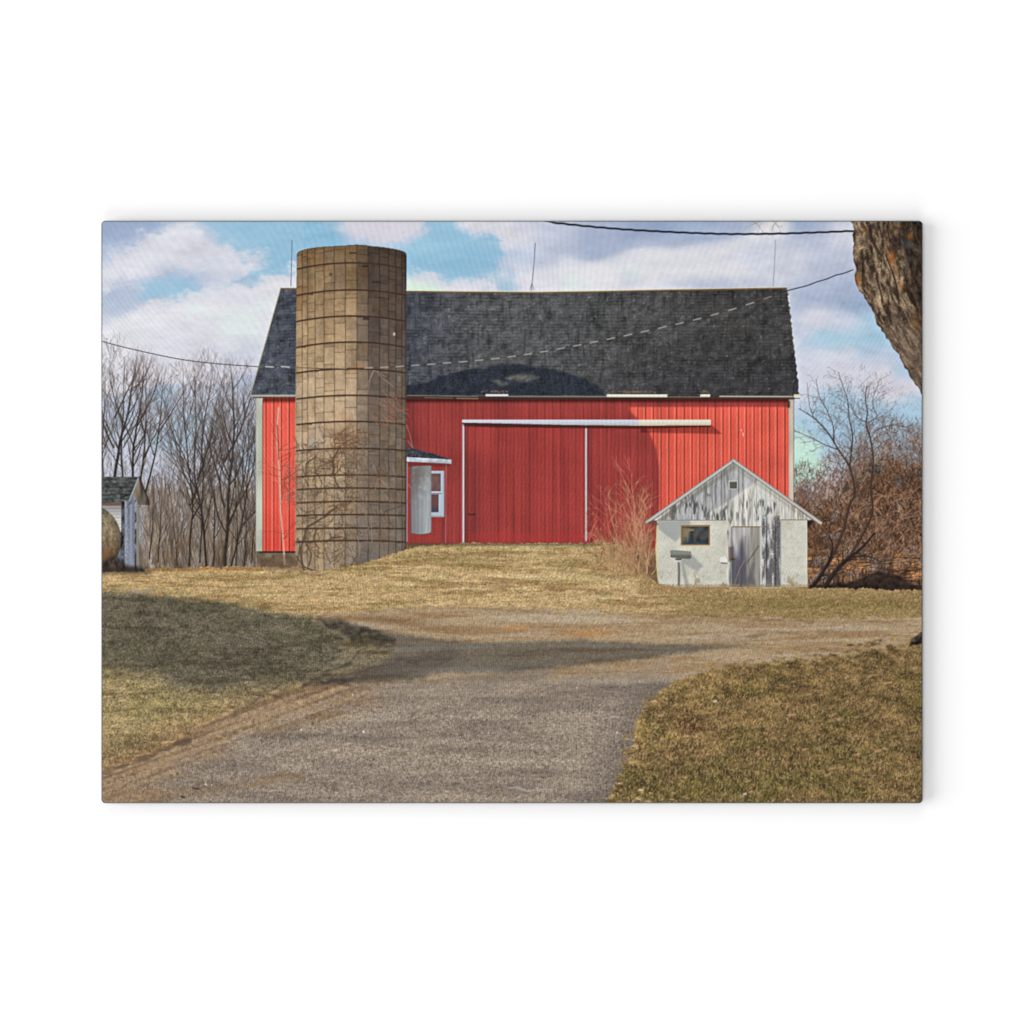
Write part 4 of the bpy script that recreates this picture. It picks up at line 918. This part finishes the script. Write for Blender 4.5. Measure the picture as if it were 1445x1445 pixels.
rg = 1 - np.abs(n_a) * 1.1
BT = mix(c(92, 75, 60), c(142, 122, 98), np.clip(n_a * .55 + .45, 0, 1))
BT = mix(BT, c(44, 34, 28), np.clip((.32 - np.abs(n_b * .9 + .25 * n_a)) * 2.4, 0, 1) * .72)
BT = mix(BT, c(58, 46, 38), np.clip(-n_a - .55, 0, 1) * .9)
BT = BT * (1 + .14 * n_c + .10 * grain(905))[..., None]
rr = np.clip((X - np.interp(Y, [312, 400, 470, 520, 560], [1262, 1278, 1290, 1300, 1310])) / 16, 0, 1)
BT = mix(BT, BT * c(130, 122, 118), rr)
low = np.clip((Y - 448 + (X - 1270) * .2) / 22, 0, 1); BT = mix(BT, (BT * .55 + c(62, 52, 48) * .75), low * .8)
put(tm, BT, trunk)
for x, y, sx_, sy_, col, a in ((1259, 365, 4, 9, c(176, 92, 30), .8), (1252, 345, 3, 12, c(120, 74, 32), .6), (1211, 396, 4, 9, c(158, 92, 38), .85), (1266, 380, 4, 12, c(150, 90, 38), .6), (1273, 405, 4, 8, c(158, 96, 40), .5), (1285, 334, 3.5, 4, c(160, 92, 30), .75), (1222, 325, 5, 5, c(150, 100, 50), .5),
                              (1281, 345, 9, 7, c(74, 80, 84), .6), (1284, 372, 10, 14, c(58, 54, 54), .55), (1264, 322, 8, 6, c(72, 50, 34), .6), (1293, 455, 6, 14, c(120, 78, 40), .6), (1270, 446, 13, 6, c(48, 38, 36), .75), (1248, 330, 6, 10, c(84, 60, 42), .5), (1211, 375, 5, 9, c(62, 46, 32), .7)):
    put(tm * np.exp(-((X - x) / sx_) ** 2 - ((Y - y) / sy_) ** 2) * a * np.clip(.75 + .5 * n_c, 0, 1), col)
for pts, w_ in (([(1229, 318), (1230, 335), (1236, 348), (1242, 360)], 4.6), ([(1217, 352), (1219, 375), (1219, 400), (1221, 406)], 4), ([(1239, 385), (1240, 400), (1245, 418), (1246, 428)], 2.6), ([(1251, 360), (1256, 374), (1262, 390), (1266, 405), (1270, 430)], 2.2), ([(1242, 440), (1241, 450), (1247, 458)], 3), ([(1276, 380), (1280, 400), (1287, 425)], 2.4), ([(1255, 428), (1252, 444)], 2.2)):
    lines(poly_line(smooth(pts, 4), w_), c(46, 35, 28), alpha=.72, clip=tm)
lines(poly_line([tuple(q) for q in tp], 2.6), c(74, 52, 40), alpha=.6, clip=tm)
rt_ = part('tree_root', None, 'printed gnarled root at the right edge beside the drive', 'ink_grass')
put(wob(pm([(1284, 913), (1290, 903), (1296, 897), (1304, 892), (1304, 912), (1294, 910)], .8), 1, 4, 4), c(62, 52, 44) * (1 + .3 * fb(3, 3, 2, 5))[..., None], rt_)

# overall tooth of the print, and the bevel's darkening painted into its rim
C = np.stack([blur(C[..., k] + .02, .5) - .02 for k in range(3)], -1)
soft5 = np.stack([blur(C[..., k] + .02, 5) - .02 for k in range(3)], -1); soft1 = np.stack([blur(C[..., k] + .02, 1.1) - .02 for k in range(3)], -1)
C = C + .16 * (C - soft5) + .55 * (C - soft1)
C = C + (grain(999) * .006)[..., None]
ed = np.minimum(np.minimum(X - X0, X0 + W - 1 - X), np.minimum(Y - Y0, Y0 + H - 1 - Y))
C = C * (1 - .38 * np.clip(1 - (ed - .4) / 1.1, 0, 1))[..., None]
C = np.clip(C, 0.01, .97)
#%%BLENDER
import bpy
from mathutils import Vector

sc = bpy.context.scene
col_ = sc.collection
U = 0.4 / 1158.0                      # metres per picture unit: the panel is 40 cm wide
TH = 0.0072                           # height of the panel's face above the table
EXPO = 1.13                           # light falling on the face; pigments are divided by it


CX, CY = X0 + 579.0, Y0 + 410.5        # middle of the picture


def px(x, y):
    return (x - CX) * U, (CY - y) * U


def link(name, me, mat=None, parent=None):
    o = bpy.data.objects.new(name, me); col_.objects.link(o)
    if mat: me.materials.append(mat)
    if parent: o.parent = parent
    return o


def nodes(name):
    m = bpy.data.materials.new(name); m.use_nodes = True
    nt = m.node_tree; b = nt.nodes['Principled BSDF']
    return m, nt, b


def ink_material(name, amp, scale, bump):
    """pigment read from the print, fine tooth from noise, and the hair-fine
    swirling relief of the coated surface as real bump"""
    m, nt, b = nodes(name); N = nt.nodes.new; L = nt.links.new
    at = N('ShaderNodeAttribute'); at.attribute_name = 'pigment'
    tc = N('ShaderNodeTexCoord')
    no = N('ShaderNodeTexNoise'); no.inputs['Scale'].default_value = scale; no.inputs['Detail'].default_value = 3
    L(tc.outputs['Object'], no.inputs['Vector'])
    mr = N('ShaderNodeMapRange'); mr.inputs['From Min'].default_value = .3; mr.inputs['From Max'].default_value = .7
    mr.inputs['To Min'].default_value = 1 - amp; mr.inputs['To Max'].default_value = 1 + amp
    L(no.outputs['Fac'], mr.inputs['Value'])
    mx = N('ShaderNodeVectorMath'); mx.operation = 'MULTIPLY'
    L(at.outputs['Color'], mx.inputs[0]); L(mr.outputs['Result'], mx.inputs[1])
    L(mx.outputs[0], b.inputs['Base Color'])
    # swirls: bands across a slowly turning direction field
    n2 = N('ShaderNodeTexNoise'); n2.inputs['Scale'].default_value = 5.0; n2.inputs['Detail'].default_value = 1.0
    L(tc.outputs['Object'], n2.inputs['Vector'])
    sb = N('ShaderNodeVectorMath'); sb.operation = 'SUBTRACT'; sb.inputs[1].default_value = (.5, .5, .5); L(n2.outputs['Color'], sb.inputs[0])
    ml = N('ShaderNodeVectorMath'); ml.operation = 'SCALE'; ml.inputs['Scale'].default_value = .11; L(sb.outputs[0], ml.inputs[0])
    ad = N('ShaderNodeVectorMath'); ad.operation = 'ADD'; L(tc.outputs['Object'], ad.inputs[0]); L(ml.outputs[0], ad.inputs[1])
    # the strokes lean over more and more towards either end of the panel
    se = N('ShaderNodeSeparateXYZ'); L(ad.outputs[0], se.inputs[0])
    xy = N('ShaderNodeMath'); xy.operation = 'MULTIPLY'; L(se.outputs['X'], xy.inputs[0]); L(se.outputs['Y'], xy.inputs[1])
    xm = N('ShaderNodeMath'); xm.operation = 'MULTIPLY_ADD'; xm.inputs[1].default_value = -3.4; L(xy.outputs[0], xm.inputs[0]); L(se.outputs['X'], xm.inputs[2])
    cb_ = N('ShaderNodeCombineXYZ'); L(xm.outputs[0], cb_.inputs['X']); L(se.outputs['Y'], cb_.inputs['Y'])
    wv = N('ShaderNodeTexWave'); wv.wave_type = 'BANDS'; wv.bands_direction = 'X'; wv.inputs['Scale'].default_value = 178.0
    wv.inputs['Distortion'].default_value = 2.2; wv.inputs['Detail'].default_value = 2.0; wv.inputs['Detail Scale'].default_value = .35
    L(cb_.outputs[0], wv.inputs['Vector'])
    bp = N('ShaderNodeBump'); bp.inputs['Strength'].default_value = 1.0; bp.inputs['Distance'].default_value = bump
    L(wv.outputs['Fac'], bp.inputs['Height']); L(bp.outputs['Normal'], b.inputs['Normal'])
    b.inputs['Roughness'].default_value = .55
    b.inputs['Specular IOR Level'].default_value = .04
    return m


BUMP = 0.000048
MAT = {'ink': ink_material('printed ink', .03, 1800, BUMP),
       'ink_smooth': ink_material('printed sky ink', .012, 1200, BUMP),
       'ink_board': ink_material('printed board ink', .035, 1500, BUMP),
       'ink_roof': ink_material('printed shingle ink', .06, 1400, BUMP),
       'ink_grass': ink_material('printed grass ink', .08, 1500, BUMP),
       'ink_gravel': ink_material('printed gravel ink', .06, 2200, BUMP)}

# ------------------------------------------------------------- backdrop
m, nt, b = nodes('white surface')
nz = nt.nodes.new('ShaderNodeTexNoise'); nz.inputs['Scale'].default_value = 600
cr_ = nt.nodes.new('ShaderNodeMapRange'); cr_.inputs['To Min'].default_value = .945; cr_.inputs['To Max'].default_value = .955
nt.links.new(nz.outputs['Fac'], cr_.inputs['Value']); nt.links.new(cr_.outputs['Result'], b.inputs['Base Color'])
b.inputs['Roughness'].default_value = .8; b.inputs['Specular IOR Level'].default_value = .1
me = bpy.data.meshes.new('tabletop')
me.from_pydata([(-4, -4, 0), (4, -4, 0), (4, 4, 0), (-4, 4, 0)], [], [(0, 1, 2, 3)])
tt = link('tabletop', me, m); tt['kind'] = 'structure'

# ---------------------------------------------------------------- panel
root = bpy.data.objects.new('printed_panel', None); col_.objects.link(root)
root['label'] = 'rectangular glossy panel printed with a red barn, silo and white shed, lying on plain white'
root['category'] = 'printed panel'


def rounded(x0, x1, y0, y1, r, n=8):
    o = []
    for cx, cy, a0 in ((x1 - r, y1 - r, 0), (x0 + r, y1 - r, 90), (x0 + r, y0 + r, 180), (x1 - r, y0 + r, 270)):
        for k in range(n + 1):
            a = math.radians(a0 + 90 * k / n); o.append((cx + r * math.cos(a), cy + r * math.sin(a)))
    return o


xl, yt_ = px(X0, Y0); xr, yb_ = px(X0 + W - 1, Y0 + H - 1)
e = .7 * U; R = 6.0 * U
vs_, fs_ = [], []
rings = [(0.0, 0.0036, .4), (0.0, 0.0040, 0), (0.0, TH - .0005, 0), (-.4 * U, TH - .00012, 0), (-.9 * U, TH - .00003, 0)]
n_r = None
for g_, z, inset in rings:
    ring = rounded(xl - e - g_, xr + e + g_, yb_ - e - g_, yt_ + e + g_, R + g_)
    n_r = len(ring); vs_ += [(x_, y_, z) for x_, y_ in ring]
for k in range(len(rings) - 1):
    for q in range(n_r):
        a_, b_ = k * n_r + q, k * n_r + (q + 1) % n_r
        fs_.append((a_, b_, b_ + n_r, a_ + n_r))
fs_.append(tuple(range((len(rings) - 1) * n_r, len(rings) * n_r)))
fs_.append(tuple(range(n_r))[::-1])
me = bpy.data.meshes.new('slab'); me.from_pydata(vs_, [], fs_)
m, nt, b = nodes('dark tempered glass edge')
nz = nt.nodes.new('ShaderNodeTexNoise'); nz.inputs['Scale'].default_value = 90
rp_ = nt.nodes.new('ShaderNodeValToRGB'); rp_.color_ramp.elements[0].color = (.045, .05, .05, 1); rp_.color_ramp.elements[1].color = (.075, .08, .078, 1)
nt.links.new(nz.outputs['Fac'], rp_.inputs['Fac']); nt.links.new(rp_.outputs['Color'], b.inputs['Base Color'])
b.inputs['Roughness'].default_value = .25
link('slab', me, m, root)
# four little rubber feet under the corners
m, nt, b = nodes('clear rubber')
nz = nt.nodes.new('ShaderNodeTexNoise'); nz.inputs['Scale'].default_value = 400
rp_ = nt.nodes.new('ShaderNodeValToRGB'); rp_.color_ramp.elements[0].color = (.5, .5, .5, 1); rp_.color_ramp.elements[1].color = (.6, .6, .6, 1)
nt.links.new(nz.outputs['Fac'], rp_.inputs['Fac']); nt.links.new(rp_.outputs['Color'], b.inputs['Base Color'])
for sx_ in (-1, 1):
    for sy_ in (-1, 1):
        cx, cy = sx_ * .18, sy_ * .122; v = []; f = []
        for z, r_ in ((0, .0050), (.0018, .0056), (.00365, .006)):
            v += [(cx + r_ * math.cos(k * math.pi / 12), cy + r_ * math.sin(k * math.pi / 12), z) for k in range(24)]
        for k in range(2):
            for q in range(24): f.append((k * 24 + q, k * 24 + (q + 1) % 24, (k + 1) * 24 + (q + 1) % 24, (k + 1) * 24 + q))
        f.append(tuple(range(24))[::-1]); f.append(tuple(range(48, 72)))
        me = bpy.data.meshes.new('foot'); me.from_pydata(v, [], f); link('foot', me, m, root)

# ------------------------------------------------- the print, patch by patch
lin = np.where(C <= .04045, C / 12.92, ((C + .055) / 1.055) ** 2.4) / EXPO
VX = (X - CX) * U; VY = (CY - Y) * U
# round the four corners by drawing the lattice onto the arc
for cx, cy, sx_, sy_ in ((xl + R, yt_ - R, -1, 1), (xr - R, yt_ - R, 1, 1), (xl + R, yb_ + R, -1, -1), (xr - R, yb_ + R, 1, -1)):
    dx = VX - cx; dy = VY - cy; d_ = np.hypot(dx, dy)
    k = (dx * sx_ > 0) & (dy * sy_ > 0) & (d_ > R)
    VX = np.where(k, cx + dx / np.maximum(d_, 1e-9) * R, VX); VY = np.where(k, cy + dy / np.maximum(d_, 1e-9) * R, VY)
VZ = np.full((H, W), TH, np.float32)
ed = np.minimum(np.minimum(X - X0, X0 + W - 1 - X), np.minimum(Y - Y0, Y0 + H - 1 - Y))
VZ -= (np.clip(1.2 - ed, 0, 1.2) ** 2 * .00004).astype(np.float32)
fid = ID[:-1, :-1]
objs = {}
vid = (np.arange(H * W).reshape(H, W)).astype(np.int64)
for p_, (name, par, label, ink, kind) in enumerate(PARTS):
    jj, ii = np.nonzero(fid == p_)
    if len(jj) < 3:
        me = None
        objs[p_] = None; continue
    q = np.stack([vid[jj + 1, ii], vid[jj + 1, ii + 1], vid[jj, ii + 1], vid[jj, ii]], 1).ravel()
    u_, inv = np.unique(q, return_inverse=True)
    me = bpy.data.meshes.new(name)
    co = np.stack([VX.ravel()[u_], VY.ravel()[u_], VZ.ravel()[u_]], 1).astype(np.float32)
    me.vertices.add(len(u_)); me.vertices.foreach_set('co', co.ravel())
    me.loops.add(len(q)); me.loops.foreach_set('vertex_index', inv.astype(np.int32).ravel())
    me.polygons.add(len(jj)); me.polygons.foreach_set('loop_start', (np.arange(len(jj)) * 4).astype(np.int32))
    me.update(calc_edges=True)
    at = me.color_attributes.new('pigment', 'FLOAT_COLOR', 'POINT')
    ca = np.ones((len(u_), 4), np.float32); ca[:, :3] = lin.reshape(-1, 3)[u_]
    at.data.foreach_set('color', ca.ravel())
    o = link(name, me, MAT[ink], objs[par] if par is not None and objs.get(par) else root)
    if label: o['label'] = label
    if kind: o['kind'] = kind
    objs[p_] = o

# ---------------------------------------------------------------- light
w = bpy.data.worlds.new('World'); sc.world = w; w.use_nodes = True
bg = w.node_tree.nodes['Background']; bg.inputs['Color'].default_value = (1, 1, 1, 1); bg.inputs['Strength'].default_value = .05


def area(name, loc, target, sx, sy, power):
    l = bpy.data.lights.new(name, 'AREA'); l.shape = 'RECTANGLE'; l.size = sx; l.size_y = sy; l.energy = power
    o = bpy.data.objects.new(name, l); col_.objects.link(o); o.location = loc
    d = Vector(target) - Vector(loc); o.rotation_euler = d.to_track_quat('-Z', 'Y').to_euler()
    return o


area('softbox', (-6.5, -.3, 4.2), (0, 0, 0), 6.0, 6.5, 485)     # broad window-like light from the left
area('softbox', (-.6, -6.5, 4.6), (0, 0, 0), 5.0, 6.0, 205)     # softer one from the near side
area('softbox', (-.6, 6.5, 5.0), (0, 0, 0), 5.0, 6.0, 150)
area('softbox', (-.6, 0, 8.5), (0, 0, 0), 3.0, 3.0, 300)        # overhead fill

# --------------------------------------------------------------- camera
cam = bpy.data.cameras.new('camera'); co_ = bpy.data.objects.new('camera', cam); col_.objects.link(co_)
D = 2.2
co_.location = (0, 0, TH + D); cam.sensor_width = 36
cam.lens = 36 * D / (1445 * U); cam.clip_end = 100; cam.clip_start = .05
sc.camera = co_
sc.render.engine = 'CYCLES'
sc.view_settings.view_transform = 'Standard'; sc.view_settings.look = 'None'
sc.view_settings.exposure = 0; sc.view_settings.gamma = 1
